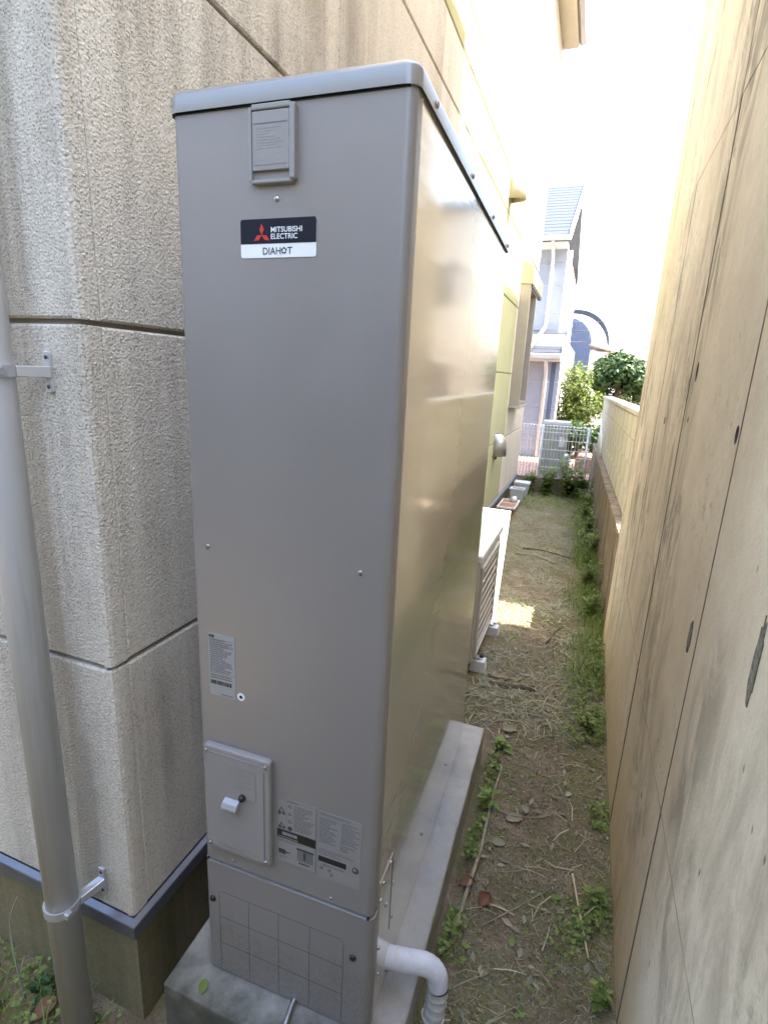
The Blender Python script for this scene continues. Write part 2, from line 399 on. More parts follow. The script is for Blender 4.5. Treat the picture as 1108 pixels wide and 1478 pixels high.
# eave and its gutter high over the alley
b = MB(); b.box(-7, .0, HY-.25, HE+.02, 5.93, 6.12); b.build('eave', 'eave_tan', house, bevel=.01, world=True)
b = MB(); b.prism([(.002, 6.1), (.002, 5.98), (.03, 5.965), (.085, 5.975), (.10, 6.1)], HY-.25, HE+.05, 'y'); b.build('roof_gutter', 'hood_metal', house, world=True)
b = MB(); b.add([(.05, HY-.3, 6.125), (.05, HE+.1, 6.125), (-3.5, HE+.1, 7.6), (-3.5, HY-.3, 7.6), (-7, HE+.1, 6.125), (-7, HY-.3, 6.125)], [(0,1,2,3), (3,2,4,5), (1,4,2), (0,3,5)]); b.build('roof', 'slate', house, world=True)
# window with a roller-shutter box
win = MB()
wy0, wy1, wz0, wz1 = 6.12, 6.84, 1.27, 2.70
for a in ((wy0, wy0+.045, wz0, wz1), (wy1-.045, wy1, wz0, wz1), (wy0+.045, wy1-.045, wz1-.05, wz1), (wy0+.045, wy1-.045, wz0, wz0+.05)):
    win.box(HX-.01, HX+.125, a[0], a[1], a[2], a[3])
win = win.build('window', 'window_frame', house, bevel=.003, world=True)
b = MB(); b.box(HX+.045, HX+.052, wy0+.045, wy1-.045, wz0+.05, wz1-.05); b.build('pane', 'glass', win, world=True)
b = MB(); b.box(HX+.05, HX+.085, wy0+.34, wy0+.385, wz0+.05, wz1-.05); b.build('sash_rail', 'window_frame', win, world=True)
b = MB(); b.box(HX, HX+.145, wy0-.02, wy1+.02, wz0-.03, wz0-.002); b.build('sill', 'hood_metal', win, bevel=.004, world=True)
b = MB(); b.prism([(HX+.002, 2.705), (HX+.142, 2.70), (HX+.147, 2.86), (HX+.13, 2.90), (HX+.002, 2.98)], wy0-.01, 7.30, 'y'); b.build('shutter_box', 'shutter_tan', win, bevel=.004, world=True)
b = MB(); b.box(HX+.10, HX+.137, wy0+.01, 7.28, 2.665, 2.70); b.build('shutter_slot', 'hp_dark', win, world=True)
# vent hoods on the house wall
def hood(y, z, w_, h_, d_, mat):
    """half-dome hood: rounded top, open below, flat back plate"""
    vs = []; fs = []; nu, nv = 10, 6
    for j in range(nv+1):
        for i in range(nu+1):
            a = math.pi*i/nu; t = math.pi/2*j/nv          # j: front rim -> top
            rr = math.cos(t)
            vs.append((HX + d_*math.sin(a)*(.25+.75*rr), y - w_/2*math.cos(a)*(.55+.45*rr), z + h_*.45 + h_*.55*math.sin(t)))
    for i in range(nu+1):
        a = math.pi*i/nu; vs.append((HX + d_*1.05*math.sin(a), y - w_/2*math.cos(a), z))
    for j in range(nv):
        for i in range(nu): k = j*(nu+1)+i; fs.append((k, k+1, k+nu+2, k+nu+1))
    k0 = (nv+1)*(nu+1)
    for i in range(nu): fs.append((k0+i, k0+i+1, i+1, i))
    o = MB().add(vs, fs, True).build('vent_hood', mat, house, world=True)
    s = o.modifiers.new('solid', 'SOLIDIFY'); s.thickness = .003
    bb = MB(); bb.prism([(y+dx, zz) for dx, zz in rrect(-w_/2-.012, w_/2+.012, z-.01, z+h_+.02, .03)], HX-.002, HX+.006, 'x'); bb.build('back_plate', mat, o, world=True)
    bb = MB(); bb.prism(circ(y, z+h_*.4, w_*.36), HX+.001, HX+.012, 'x'); bb.build('duct_mouth', 'hp_dark', o, world=True)
hood(4.80, 3.23, .17, .20, .15, 'hood_cream')
hood(5.33, .73, .17, .25, .135, 'hood_metal')
b = MB(); b.tube([(HX+.03, 5.30, .735), (HX+.03, 5.30, .69)], .011, 8); b.build('condensate_spout', 'hp_dark', house, world=True)

# ------------------------------------------------------------------ tall concrete wall on the right
WX, WE = 1.058, 2.86
cw = thing('concrete_wall', 'tall fair-faced concrete retaining wall along the right side of the alley', 'wall', (1.18, 0, -.15))
b = MB(); b.box(WX+.028, WX+.30, -1.10, WE-.004, -.5, 5.44); b.build('wall_core', 'concrete_wall', cw, world=True)
b = MB(); b.box(WX+.028, WX+.30, -3.4, -1.102, -.5, 2.39); b.build('wall_core', 'concrete_wall', cw, world=True)  # unseen rear stretch kept low to let more sky light in
dishes = [(1.006, 1.63, .017, .030), (.393, 1.493, .013, .020), (1.012, 1.487, .007, .010), (.62, .42, .007, .010)]
wy = [-3.4, -1.83, -1.10, -.37, .363, 1.098, 1.83, 2.56, WE]; wzs = [-.5, .585, 2.39, 4.2, 5.44]
for i, (y0, y1) in enumerate(zip(wy, wy[1:])):
    for j, (z0, z1) in enumerate(zip(wzs, wzs[1:])):
        if y1 < -1 and z0 > 2: continue
        off = random.uniform(-.0010, .0006) + (.0016 if j == 0 else 0)
        bb = MB(); e = .0016
        bb.box(WX+off, WX+.034, y0+.0028, y1-(.0028 if y1 < WE else 0), z0+e*.7, z1-e*.7)
        me = bb.build('formwork_panel', 'concrete_wall', None)
        cuts = [d for d in dishes if y0 < d[0] < y1 and z0 < d[1] < z1]
        if cuts:
            bm = bmesh.new()
            for y, z, ry, rz_ in cuts:
                bmesh.ops.create_uvsphere(bm, u_segments=20, v_segments=12, radius=1, matrix=Matrix.Translation((WX, y, z)) @ Matrix.Diagonal((.016, ry, rz_, 1)))
            cm = bpy.data.meshes.new('cut'); bm.to_mesh(cm); bm.free(); cm.materials.append(M['hole_dark'])
            co = bpy.data.objects.new('cut', cm); COL.objects.link(co)
            mo = me.modifiers.new('b', 'BOOLEAN'); mo.operation = 'DIFFERENCE'; mo.object = co; mo.solver = 'EXACT'; mo.material_mode = 'TRANSFER'
            dg = bpy.context.evaluated_depsgraph_get(); new = bpy.data.meshes.new_from_object(me.evaluated_get(dg))
            me.modifiers.clear(); old = me.data; me.data = new; bpy.data.meshes.remove(old)
            bpy.data.objects.remove(co); bpy.data.meshes.remove(cm)
        me.parent = cw; me.matrix_parent_inverse = cw.matrix_basis.inverted()
# thin dark grout beads along the formwork joints
for y in wy[1:-1]:
    if y < -1.2 or y > 1.5: continue
    MB().box(WX-.0016, WX+.003, y-.0022, y+.0022, -.4, 5.4).build('joint_bead', 'grout', cw, world=True)
MB().box(WX-.0004, WX+.004, -3.3, WE-.01, .5835, .5895).build('joint_bead', 'grout_pale', cw, world=True)
# honeycombed patches: shallow ragged scabs
for y, z, ry, rz_ in ((.431, 1.02, .016, .045), (-.004, 1.178, .016, .085), (1.55, 1.45, .006, .016)):
    pts = []
    for k in range(22):
        a = 2*math.pi*k/22; rr = .8 + .35*n3(k*.9, y*7, z*5); pts.append((y + ry*rr*math.cos(a), z + rz_*rr*math.sin(a)))
    MB().prism(pts, WX-.0022, WX+.004, 'x').build('honeycomb_patch', 'honeycomb', cw, world=True)

# ------------------------------------------------------------------ low wall beyond it: old base with cream blocks on top
LD = Vector((.900-1.078, 9.0-2.86, 0)); LL = LD.length; LD.normalize(); LN = Vector((LD.y, -LD.x, 0)); L0 = Vector((1.078, 2.864, 0))
def lw(s, d, z): p = L0 + LD*s + LN*d; return (p.x, p.y, z)
def lbox(mb, s0, s1, d0, d1, z0, z1):
    mb.add([lw(s0,d0,z0),lw(s1,d0,z0),lw(s1,d1,z0),lw(s0,d1,z0),lw(s0,d0,z1),lw(s1,d0,z1),lw(s1,d1,z1),lw(s0,d1,z1)],
           [(0,3,2,1),(4,5,6,7),(0,1,5,4),(1,2,6,5),(2,3,7,6),(3,0,4,7)]); return mb
bw = thing('base_wall', 'low weathered brown concrete base under the cream block wall', 'wall', lw(0,0,-.15))
lbox(MB(), .0, LL, 0, .3, -.5, .548).build('wall_body', 'old_concrete', bw, world=True)
for k in range(6):
    s0 = k*LL/6; lbox(MB(), s0+.002, s0+LL/6-.002, -.012, .3, .55, .60).build('coping_slab', 'old_concrete', bw, bevel=.004, world=True)
bl = thing('block_wall', 'cream block wall standing on the low brown base beyond the concrete wall', 'wall', lw(.5,.1,.6))
lbox(MB(), .45, LL, .068, .18, .601, 1.355).build('mortar_core', 'mortar', bl, world=True)
bmesh_ = MB(); bmesh_.box(-.196, .196, -.062, .062, -.092, .092); bo = bmesh_.build('block', 'cream_block', None, bevel=.004, seg=1)
first = True
ang = math.atan2(LD.y, LD.x)
for row in range(4):
    nb = int((LL-.45)/.4)
    for k in range(nb):
        s = .45 + .2 + k*.4 + (.0 if row % 2 == 0 else .2)
        if s > LL-.15: continue
        o = bo if first else bo.copy()
        if not first: COL.objects.link(o)
        first = False
        p = Vector(lw(s, .118 + random.uniform(-.0015, .0015), .601 + .095 + row*.19))
        o.parent = bl; o.location = p - Vector(bl.location); o.rotation_euler = (0, 0, ang)
for k in range(4):
    a = .45 + (LL-.45)*k/4; lbox(MB(), a+.002, a+(LL-.45)/4-.002, .045, .19, 1.362, 1.40).build('cap_stone', 'cream_block', bl, bevel=.006, world=True)

# ------------------------------------------------------------------ unseen house mass added beyond the right wall to shade the far alley
nh = thing('shading_house', 'added unseen house mass behind the concrete wall on the right, shading the alley', 'house', (6, 7, -.15))
b = MB(); b.box(3.5, 9, 3.68, 7.0, -.3, 8.1); b.build('wall', 'unseen_wall', nh, world=True)
b = MB(); b.box(3.5, 9, 7.004, 11.4, -.3, 8.85); b.build('wall', 'unseen_wall', nh, world=True)
b = MB(); b.add([(3.5, 3.68, 8.1), (9, 3.68, 8.1), (9, 7, 8.1), (3.5, 7, 8.1), (6.25, 3.68, 9.3), (6.25, 7, 9.3)], [(0,3,5,4), (1,4,5,2), (0,4,1), (3,2,5)]); b.build('roof', 'slate', nh, world=True)

b2 = thing('unseen_beige_building', 'added unseen beige building far behind the concrete wall, filling the tank side reflection', 'building', (5.5, 18, -.15))  # added out of view; gives the tank side beige to reflect instead of sky
b = MB(); b.box(2.65, 9, 15.6, 21, -.3, 6.1); b.build('wall', 'unseen_wall', b2, world=True)
b = MB(); b.box(2.45, 9.2, 15.4, 21.2, 6.1, 6.35); b.build('roof', 'slate', b2, world=True)
for z in (.8, 3.6):
    for x in (3.4, 5.4, 7.4):
        o = MB().box(x, x+1.1, 15.57, 15.6, z, z+1.2).build('window', 'window_frame', b2, world=True)
        MB().box(x+.06, x+1.04, 15.56, 15.568, z+.06, z+1.14).build('pane', 'glass', o, world=True)
# foliage block added behind the viewer to dim low light is built further down
# ================================================================== THE HOT-WATER TANK
TW, TD, TH, ZS = .4585, 1.172, 2.02, .3635
TR = R(1.6)
tank = thing('hot_water_tank', 'tall slim grey-beige hot water tank unit standing on the concrete slab', 'water heater', (0, 0, 0), TR)
def TP(x, y, z): return (Matrix.Rotation(TR, 3, 'Z') @ Vector((x, y, z)))
rc = .016
def arc(cx, cy, r, a0, a1, n=8): return [(cx + r*math.cos(R(a0+(a1-a0)*i/n)), cy + r*math.sin(R(a0+(a1-a0)*i/n))) for i in range(n+1)]
def ushape(z0, z1, off=0, depth=.035):
    """front sheet wrapped round both front corners"""
    r = rc
    ptsL = [(-off, depth)] + [(r + (r+off)*math.cos(R(a)), r + (r+off)*math.sin(R(a))) for a in range(180, 271, 10)]
    ptsR = [(TW - r + (r+off)*math.cos(R(a)), r + (r+off)*math.sin(R(a))) for a in range(270, 361, 10)] + [(TW+off, depth)]
    outer = ptsL + ptsR
    t = .006
    inner = [(TW+off-t, depth), (TW-r+off, r), (TW-r, r-off-.0+t+.0), (r, t-off), (r-off, r), (t-off, depth)]
    n = len(outer)
    vs = [(x, y, z0) for x, y in outer] + [(x, y, z1) for x, y in outer]
    mb = MB(); mb.add(vs, [(i, i+1, n+i+1, n+i) for i in range(n-1)], True)
    # folded returns at top and bottom and at the rear edges
    for z in (z0, z1):
        mb.add([(x, y, z) for x, y in outer], [tuple(range(n))])
    return mb
fp = ushape(ZS + .004, TH + .01).build('front_panel', 'tank_paint', tank)
lc = ushape(.006, ZS - .004, .0025, .032).build('lower_cover', 'tank_paint', tank)
b = MB(); b.box(.004, TW-.012, .036, TD-.01, .0, TH+.005); b.build('inner_casing', 'tank_paint', tank)
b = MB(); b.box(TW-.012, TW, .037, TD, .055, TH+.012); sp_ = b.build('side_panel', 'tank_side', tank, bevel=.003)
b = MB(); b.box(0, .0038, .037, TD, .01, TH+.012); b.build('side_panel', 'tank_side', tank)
b = MB(); b.box(.0042, TW-.0122, TD-.0095, TD, .01, TH+.012); b.build('rear_panel', 'tank_paint', tank)
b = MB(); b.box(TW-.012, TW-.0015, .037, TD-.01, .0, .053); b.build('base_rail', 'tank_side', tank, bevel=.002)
b = MB(); b.box(.01, TW-.01, .012, .05, .0, .0055); b.build('base_rail', 'black', tank)
# bright lip along the seam between the front panel and the lower cover
b = MB(); b.box(.012, TW-.014, -.0042, .012, ZS-.0045, ZS-.0012); b.build('cover_lip', 'tank_lid', tank, bevel=.001)
for x in (.010, TW-.012):
    b = MB(); b.box(x-.0025, x+.0025, -.0035, .004, ZS-.004, ZS+.003); b.build('seam_notch', 'black', tank)
# lid with a rolled edge
o_ = .006; pts = rrect(-o_, TW+o_, -o_, TD+o_, .024, 8)
n = len(pts); lay = [(0, 0), (0, .025), (-.003, .0315), (-.009, .0365), (-.03, .0385)]
vs = []; fs = []
cx, cy = TW/2, TD/2
for ins, dz in lay:
    for x, y in pts:
        vs.append((x + (ins if x > cx else -ins), y + (ins if y > cy else -ins), 2.014 + dz))
for k in range(len(lay)-1):
    for i in range(n): fs.append((k*n+i, k*n+(i+1)%n, (k+1)*n+(i+1)%n, (k+1)*n+i))
fs.append(tuple((len(lay)-1)*n+i for i in range(n)))
lid = MB().add(vs, fs, True).build('lid', 'tank_lid', tank)
b = MB(); b.prism(rrect(-.0012, TW-.002, -.0012, TD-.01, .016, 6), 2.0115, 2.02); b.build('lid_gasket', 'black', lid)
def screw(x, y, z, axis_, r=.0045, mat='steel', parent=None, name='screw', h=.003):
    vs = []; n_ = 10; mb = MB(); rings = [(r, 0), (r, h*.35), (r*.75, h*.8), (r*.3, h)]
    for rr, d in rings:
        for k in range(n_):
            a = 2*math.pi*k/n_; u, v = rr*math.cos(a), rr*math.sin(a)
            vs.append((x+u, y-d, z+v) if axis_ == 'f' else (x+d, y+u, z+v))
    fs = [(j*n_+k, j*n_+(k+1)%n_, (j+1)*n_+(k+1)%n_, (j+1)*n_+k) for j in range(3) for k in range(n_)] + [tuple(3*n_+k for k in range(n_))]
    return mb.add(vs, fs, True).build(name, mat, parent or tank)
for y in (.105, .449, .78, 1.13): screw(TW+o_, y, 2.030, 's', .0065, 'steel', lid, 'screw', .004)
for x, z in ((.215, 1.868), (.044, 1.205), (.396, 1.204)): screw(x, 0, z, 'f', .0055)
for x, z in ((.353, .381), (.084, .383)): screw(x, 0, z, 'f', .0045)
# valve hatch near the top
hx0, hx1, hz0, hz1 = .166, .256, 1.890, 2.010
hf = MB()
hf.prism([(x, z) for x, z in rrect(hx0, hx1, hz0, hz1, .008)], -.004, .002, 'y')
hatch = hf.build('hatch', 'hatch_plastic', tank, bevel=.0015)
for a in ((hx0, hx0+.006, hz0+.004, hz1-.004), (hx1-.010, hx1, hz0+.004, hz1-.004), (hx0+.006, hx1-.010, hz1-.009, hz1), (hx0+.004, hx1-.004, hz0, hz0+.006)):
    MB().box(a[0], a[1], -.014 if a[0] > .2 and a[1]-a[0] < .02 else -.011, -.0035, a[2], a[3]).build('rim', 'hatch_plastic', hatch, bevel=.002)
MB().box(hx0+.0075, hx1-.0115, -.0105, -.0045, hz0+.020, hz1-.011).build('flap', 'hatch_plastic', hatch, bevel=.0012)
MB().box(hx0+.011, hx1-.016, -.0112, -.0108, hz1-.030, hz1-.0288).build('embossed_line', 'ink_grey', hatch)
MB().box(hx0+.011, hx1-.016, -.0112, -.0108, hz0+.0282, hz0+.0292).build('embossed_line', 'tank_lid', hatch)
def textrows(name, parent, x0, x1, zt, zb, rows, y, mat, seed, fill=.6, minw=.0015, maxw=.007):
    """rows of tiny print, too small to read in the picture"""
    rnd = random.Random(seed); mb = MB(); dz = (zt-zb)/rows
    for k in range(rows):
        z1_ = zt - k*dz; x = x0; lim = x1 - rnd.random()**2*(x1-x0)*.5
        while x < lim:
            ww = rnd.uniform(minw, maxw)
            if x+ww > lim: break
            mb.box(x, x+ww, y, y+.0003, z1_-dz*fill, z1_); x += ww + rnd.uniform(.0006, .0016)
    if mb.v: return mb.build(name, mat, parent)
textrows('embossed_text', hatch, hx0+.015, hx1-.022, hz1-.036, hz0+.05, 8, -.0108, 'tank_lid', 3, .35)
# maker's badge
bx0, bx1, bz0, bz1, bzm = .1415, .2925, 1.7735, 1.837, 1.7965
badge = MB().prism(rrect(bx0, bx1, bz0, bz1, .004, 3), -.0014, .002, 'y').build('badge', 'white_print', tank)
pts = [(bx0, bzm)] + [(bx1, bzm)] + [p for p in rrect(bx0, bx1, bzm, bz1, .004, 3) if p[1] > bzm + .01]
MB().prism(pts, -.0019, -.0013, 'y').build('badge_band', 'navy', badge)
def dia(cx, cz, a):  # one lozenge of the emblem, standing on its point at (cx,cz), turned by a
    s = .0155; h = [(0, 0), (s*.5, s*.866), (0, s*1.732), (-s*.5, s*.866)]
    c_, s_ = math.cos(a), math.sin(a)
    return [(cx + x*c_ - z*s_, cz + x*s_ + z*c_) for x, z in h]
ecx, ecz = .1852, 1.8108
em = MB()
for a in (0, R(120), R(-120)):
    h = [(0, 0), (.0044, .0090), (0, .0185), (-.0044, .0090)] if a == 0 else [(0, 0), (.0044*1, .0090), (0, .0185), (-.0044, .0090)]
    c_, s_ = math.cos(a), math.sin(a)
    em.prism([(ecx + x*c_ - z*s_, ecz + x*s_ + z*c_) for x, z in h], -.0024, -.0019, 'y')
em.build('emblem', 'red', badge)
def text(s, x0, x1, zb, h, y, mat, parent, name='lettering', bold=.0):
    cu = bpy.data.curves.new('t', 'FONT'); cu.body = s; cu.extrude = .0; cu.offset = bold; cu.resolution_u = 3
    ob = bpy.data.objects.new('t', cu); COL.objects.link(ob)
    dg = bpy.context.evaluated_depsgraph_get(); me = bpy.data.meshes.new_from_object(ob.evaluated_get(dg))
    bpy.data.objects.remove(ob); bpy.data.curves.remove(cu)
    xs_ = [v.co.x for v in me.vertices]; ys_ = [v.co.y for v in me.vertices]
    sx = (x1-x0)/(max(xs_)-min(xs_)); sy = h/(max(ys_)-min(ys_)); mx, my = min(xs_), min(ys_)
    for v in me.vertices: v.co = (x0 + (v.co.x-mx)*sx, y, zb + (v.co.y-my)*sy)
    me.materials.append(M[mat]); me.name = name; return link(name, me, parent)
text('MITSUBISHI', .204, .2655, 1.8145, .0088, -.0023, 'white_print', badge, bold=.012)
text('ELECTRIC', .204, .2565, 1.8035, .0088, -.0023, 'white_print', badge, bold=.012)
text('DIAH', .1870, .2232, 1.7785, .0118, -.0018, 'ink', badge, bold=.012)
text('T', .2362, .2462, 1.7785, .0118, -.0018, 'ink', badge, bold=.012)
g = MB(); gc = (.2297, 1.7846)
ro, ri = .0047, .0031
for k in range(20):
    a0, a1 = 2*math.pi*k/20, 2*math.pi*(k+1)/20
    r0 = ro + (.0012 if k % 4 < 2 else 0)
    g.add([(gc[0]+r*math.cos(a), -.0018, gc[1]+r*math.sin(a)) for r, a in ((ri, a0), (r0, a0), (r0, a1), (ri, a1))], [(0,1,2,3)])
g.build('gear_letter', 'ink', badge)
# rating plate
rl = MB().box(.036, .1045, -.0008, .001, .846, 1.003).build('rating_label', 'label_bg', tank)
textrows('heading', rl, .038, .060, .9985, .991, 1, -.0011, 'ink', 5, .9)
textrows('print', rl, .039, .101, .988, .905, 17, -.0011, 'ink_grey', 6, .62)
for z in (.9885, .975, .9035): MB().box(.038, .103, -.0011, -.0008, z, z+.0008).build('rule', 'ink_grey', rl)
textrows('print', rl, .039, .101, .900, .887, 2, -.0011, 'ink_grey', 8, .6)
textrows('print_block', rl, .039, .1025, .8845, .8735, 1, -.0011, 'ink', 9, .9)
textrows('print', rl, .066, .103, .8525, .8495, 1, -.0011, 'ink_grey', 10, .9)
st_ = MB().prism(circ(.1185, .8575, .0098, 20), -.0009, .001, 'y').build('round_sticker', 'white_print', tank)
MB().prism(circ(.1185, .8575, .0042, 14), -.0012, -.0009, 'y').build('sticker_mark', 'navy', st_)
# electrical access cover
cx0, cx1, cz0, cz1 = .020, .200, .4235, .718
acc = MB().prism([(x, z) for x, z in rrect(cx0, cx1, cz0, cz1, .010)], -.016, .002, 'y').build('access_cover', 'hatch_plastic', tank, bevel=.005, seg=3)
MB().box(cx0+.012, cx1-.014, -.0175, -.0158, cz1-.0175, cz1-.0145).build('ridge', 'hatch_plastic', acc, bevel=.0008)
MB().box(cx1-.0165, cx1-.0145, -.0170, -.0158, cz0+.02, cz1-.03).build('ridge', 'ink_grey', acc)
MB().box(cx0+.035, cx1-.030, -.0168, -.0158, cz0+.022, cz0+.0235).build('ridge', 'tank_lid', acc)
MB().box(cx0+.012, cx1-.014, -.0168, -.0158, cz0+.012, cz0+.013).build('ridge', 'tank_lid', acc)
textrows('embossed_text', acc, .075, .135, .443, .436, 1, -.0163, 'tank_lid', 12, .8, .004, .01)
for x, z in ((.030, .704), (.189, .704), (.031, .437), (.189, .437)):
    MB().prism(circ(x, z, .0075, 14), -.0172, -.0158, 'y').build('screw_well', 'tank_lid', acc)
    screw(x, -.0172, z, 'f', .0045, 'steel', acc)
MB().prism(rrect(.097, .163, .598, .678, .003), -.0172, -.0158, 'y').build('text_plate', 'hatch_plastic', acc, bevel=.0006)
MB().box(.094, .161, -.0182, -.0168, .6765, .6785).build('ridge', 'tank_lid', acc)
textrows('embossed_text', acc, .104, .155, .668, .618, 7, -.0176, 'tank_lid', 13, .4)
screw(.128, -.0168, .602, 'f', .0090, 'black', acc, 'knob', .012)
h_ = MB(); h_.prism([(-.016, .588), (-.030, .583), (-.036, .574), (-.036, .569), (-.030, .566), (-.016, .570)], .079, .119, 'x'); h_.build('pull_tab', 'bracket', acc, bevel=.0015)
# warning labels
wl = MB().box(.2095, .3115, -.0007, .001, .437, .6215).build('warning_label', 'label_film', tank)
for a in ((.2105, .3105, .6185, .6193), (.2105, .3105, .4385, .4393), (.2105, .2112, .4393, .6185), (.3098, .3105, .4393, .6185), (.2105, .3105, .5325, .5332), (.234, .2345, .5332, .6185), (.2105, .234, .575, .5755)):
    MB().box(a[0], a[1], -.0010, -.0007, a[2], a[3]).build('rule', 'ink_grey', wl)
for x, z, s in ((.222, .586, .011), (.222, .542, .011), (.244, .602, .0065), (.244, .581, .0065), (.244, .560, .0065)):
    tri = MB()
    for k in range(3):
        a0, a1 = R(90+120*k), R(90+120*(k+1))
        tri.add([(x+r*math.cos(a), -.0010, z+r*math.sin(a)) for r, a in ((s, a0), (s, a1), (s*.62, a1), (s*.62, a0))], [(0,1,2,3)])
    tri.build('warning_triangle', 'ink', wl)
MB().prism(circ(.244, .5405, .006, 14), -.0010, -.0006, 'y').build('notice_dot', 'ink', wl)
for x, z in ((.2165, .576), (.2275, .578), (.218, .5345+.004), (.2285, .5345+.004)): MB().box(x-.003, x+.003, -.0011, -.0007, z-.003, z+.004).build('pictogram', 'ink', wl)
textrows('print', wl, .236, .290, .6175, .612, 1, -.0010, 'ink_grey', 20, .7)
textrows('print', wl, .254, .307, .608, .5365, 13, -.0010, 'ink_grey', 21, .55)
MB().box(.2105, .3108, -.0012, -.0007, .508, .5315).build('black_band', 'black', wl)
textrows('band_print', wl, .224, .297, .5265, .517, 1, -.0014, 'label_bg', 22, .85, .003, .0065)
textrows('band_print', wl, .214, .308, .5135, .510, 1, -.0014, 'hatch_plastic', 23, .8, .002, .004)
textrows('print', wl, .214, .300, .504, .496, 2, -.0010, 'ink_grey', 24, .5)
MB().box(.214, .233, -.0011, -.0007, .462, .475).build('print_block', 'ink', wl)
textrows('print', wl, .2345, .253, .471, .466, 1, -.0010, 'ink', 25, .7)
textrows('print', wl, .214, .255, .457, .445, 2, -.0010, 'ink_grey', 26, .4)
MB().box(.263, .305, -.0009, -.0007, .4565, .488).build('picture', 'ink_grey', wl)
MB().box(.262, .306, -.0012, -.0007, .488, .4925).build('picture_bar', 'ink', wl)
MB().box(.2795, .2855, -.0012, -.0007, .463, .484).build('pictogram', 'ink', wl)
textrows('print', wl, .268, .304, .453, .445, 1, -.0010, 'ink', 27, .6, .003, .004)
w2 = MB().box(.3165, .423, -.0007, .001, .4335, .619).build('instruction_label', 'label_film', tank)
textrows('print', w2, .322, .415, .6155, .608, 2, -.0010, 'ink_grey', 30, .6)
textrows('print', w2, .320, .366, .602, .532, 13, -.0010, 'ink_grey', 31, .55)
textrows('print', w2, .374, .420, .604, .545, 11, -.0010, 'ink_grey', 32, .55)
textrows('print', w2, .372, .416, .542, .524, 3, -.0010, 'ink_grey', 33, .5)
textrows('print', w2, .320, .415, .516, .498, 4, -.0010, 'ink_grey', 34, .45)
MB().box(.3185, .388, -.0012, -.0007, .480, .4945).build('black_band', 'black', w2)
MB().prism(circ(.411, .4855, .0085, 16), -.0011, -.0006, 'y').build('round_mark', 'ink', w2)
MB().prism(circ(.409, .4875, .004, 12), -.0013, -.0011, 'y').build('round_mark_centre', 'label_film', w2)
textrows('print', w2, .330, .397, .474, .468, 1, -.0010, 'ink_grey', 35, .8)
for x, z in ((.327, .461), (.347, .4605), (.352, .449)): MB().prism(circ(x, z, .005, 7), -.0010, -.0006, 'y').build('pictogram', 'ink_grey', w2)
textrows('print', w2, .368, .415, .462, .444, 4, -.0010, 'hatch_plastic', 36, .4)
# knock-out grid pressed into the lower cover
yy = -.0031
def dashed(name, pts, mat='ink'):
    mb = MB()
    for (xa, za), (xb, zb) in zip(pts, pts[1:]):
        L_ = math.hypot(xb-xa, zb-za); n_ = max(1, int(L_/.012))
        for k in range(n_):
            t0, t1 = k/n_, (k+.80)/n_
            xa_, za_, xb_, zb_ = xa+(xb-xa)*t0, za+(zb-za)*t0, xa+(xb-xa)*t1, za+(zb-za)*t1
            wd = .0009; 
            if abs(xb-xa) > abs(zb-za): mb.box(xa_, xb_, yy, yy+.0008, za_-wd/2, za_+wd/2)
            else: mb.box(xa_-wd/2, xa_+wd/2, yy, yy+.0008, min(za_, zb_), max(za_, zb_))
    mb.build(name, mat, lc)
gx = [.040, .1275, .2130, .2990, .3890]; gt = .272
for k, x in enumerate(gx): dashed('perforation_line', [(x, .010), (x, gt-(.012 if k in (0, 4) else 0))])
for z in (.188, .100): 
    mb = MB(); mb.box(gx[0], gx[-1], yy+.0003, yy+.0008, z-.0004, z+.0004); mb.build('score_line', 'ink', lc)
mb = MB(); mb.box(gx[0]+.012, gx[-1]-.012, yy+.0003, yy+.0008, gt-.0004, gt+.0004)
for sx, cx_ in ((1, gx[-1]-.012), (-1, gx[0]+.012)):
    for k in range(6):
        a0, a1 = R(90*k/6), R(90*(k+1)/6)
        mb.add([(cx_ + sx*r*math.cos(a), yy+.0003, gt-.012+r*math.sin(a)) for r, a in ((.0116, a0), (.0124, a0), (.0124, a1), (.0116, a1))], [(0,1,2,3)])
mb.build('score_line', 'ink', lc)
for x, z in ((.021, .240), (.414, .232)): screw(x, -.0025, z, 'f', .0085, 'black', lc, 'knob', .007)
# riveted plate and bolts low on the long side
side = [(.118, .408), (.066, .40), (.150, .312), (.097, .30), (.05, .365), (.150, .200), (.052, .215), (.06, .12)]
plt = MB().prism([(y, z) for y, z in ((.045, .13), (.138, .13), (.138, .42), (.045, .42))], TW+.0003, TW+.0010, 'x').build('service_plate', 'tank_side', tank)
MB().box(TW+.0012, TW+.0020, .1375, .1392, .17, .395).build('plate_edge', 'ink', plt)
for y, z in side: screw(TW+.0010, y, z, 's', .0050, 'steel', plt, 'rivet', .004)
for y, z in ((.469, .165), (.815, .160)): screw(TW, y, z, 's', .006, 'steel', tank, 'bolt', .004)
MB().prism([(.150, .003), (.185, .003), (.180, .05)], TW+.0005, TW+.002, 'x').build('drain_slot', 'black', tank)

# ------------------------------------------------------------------ slab under the tank
slab = MB()
c4 = [TP(-.085, -.085, 0), TP(TW+.083, -.105, 0), TP(TW+.083, TD+.148, 0), TP(-.085, TD+.148, 0)]
slab.prism([(p.x, p.y) for p in c4], -.5, -.001)
tag(slab.build('concrete_slab', 'slab', bevel=.006, seg=2), 'low grey concrete slab carrying the hot water tank', 'slab')

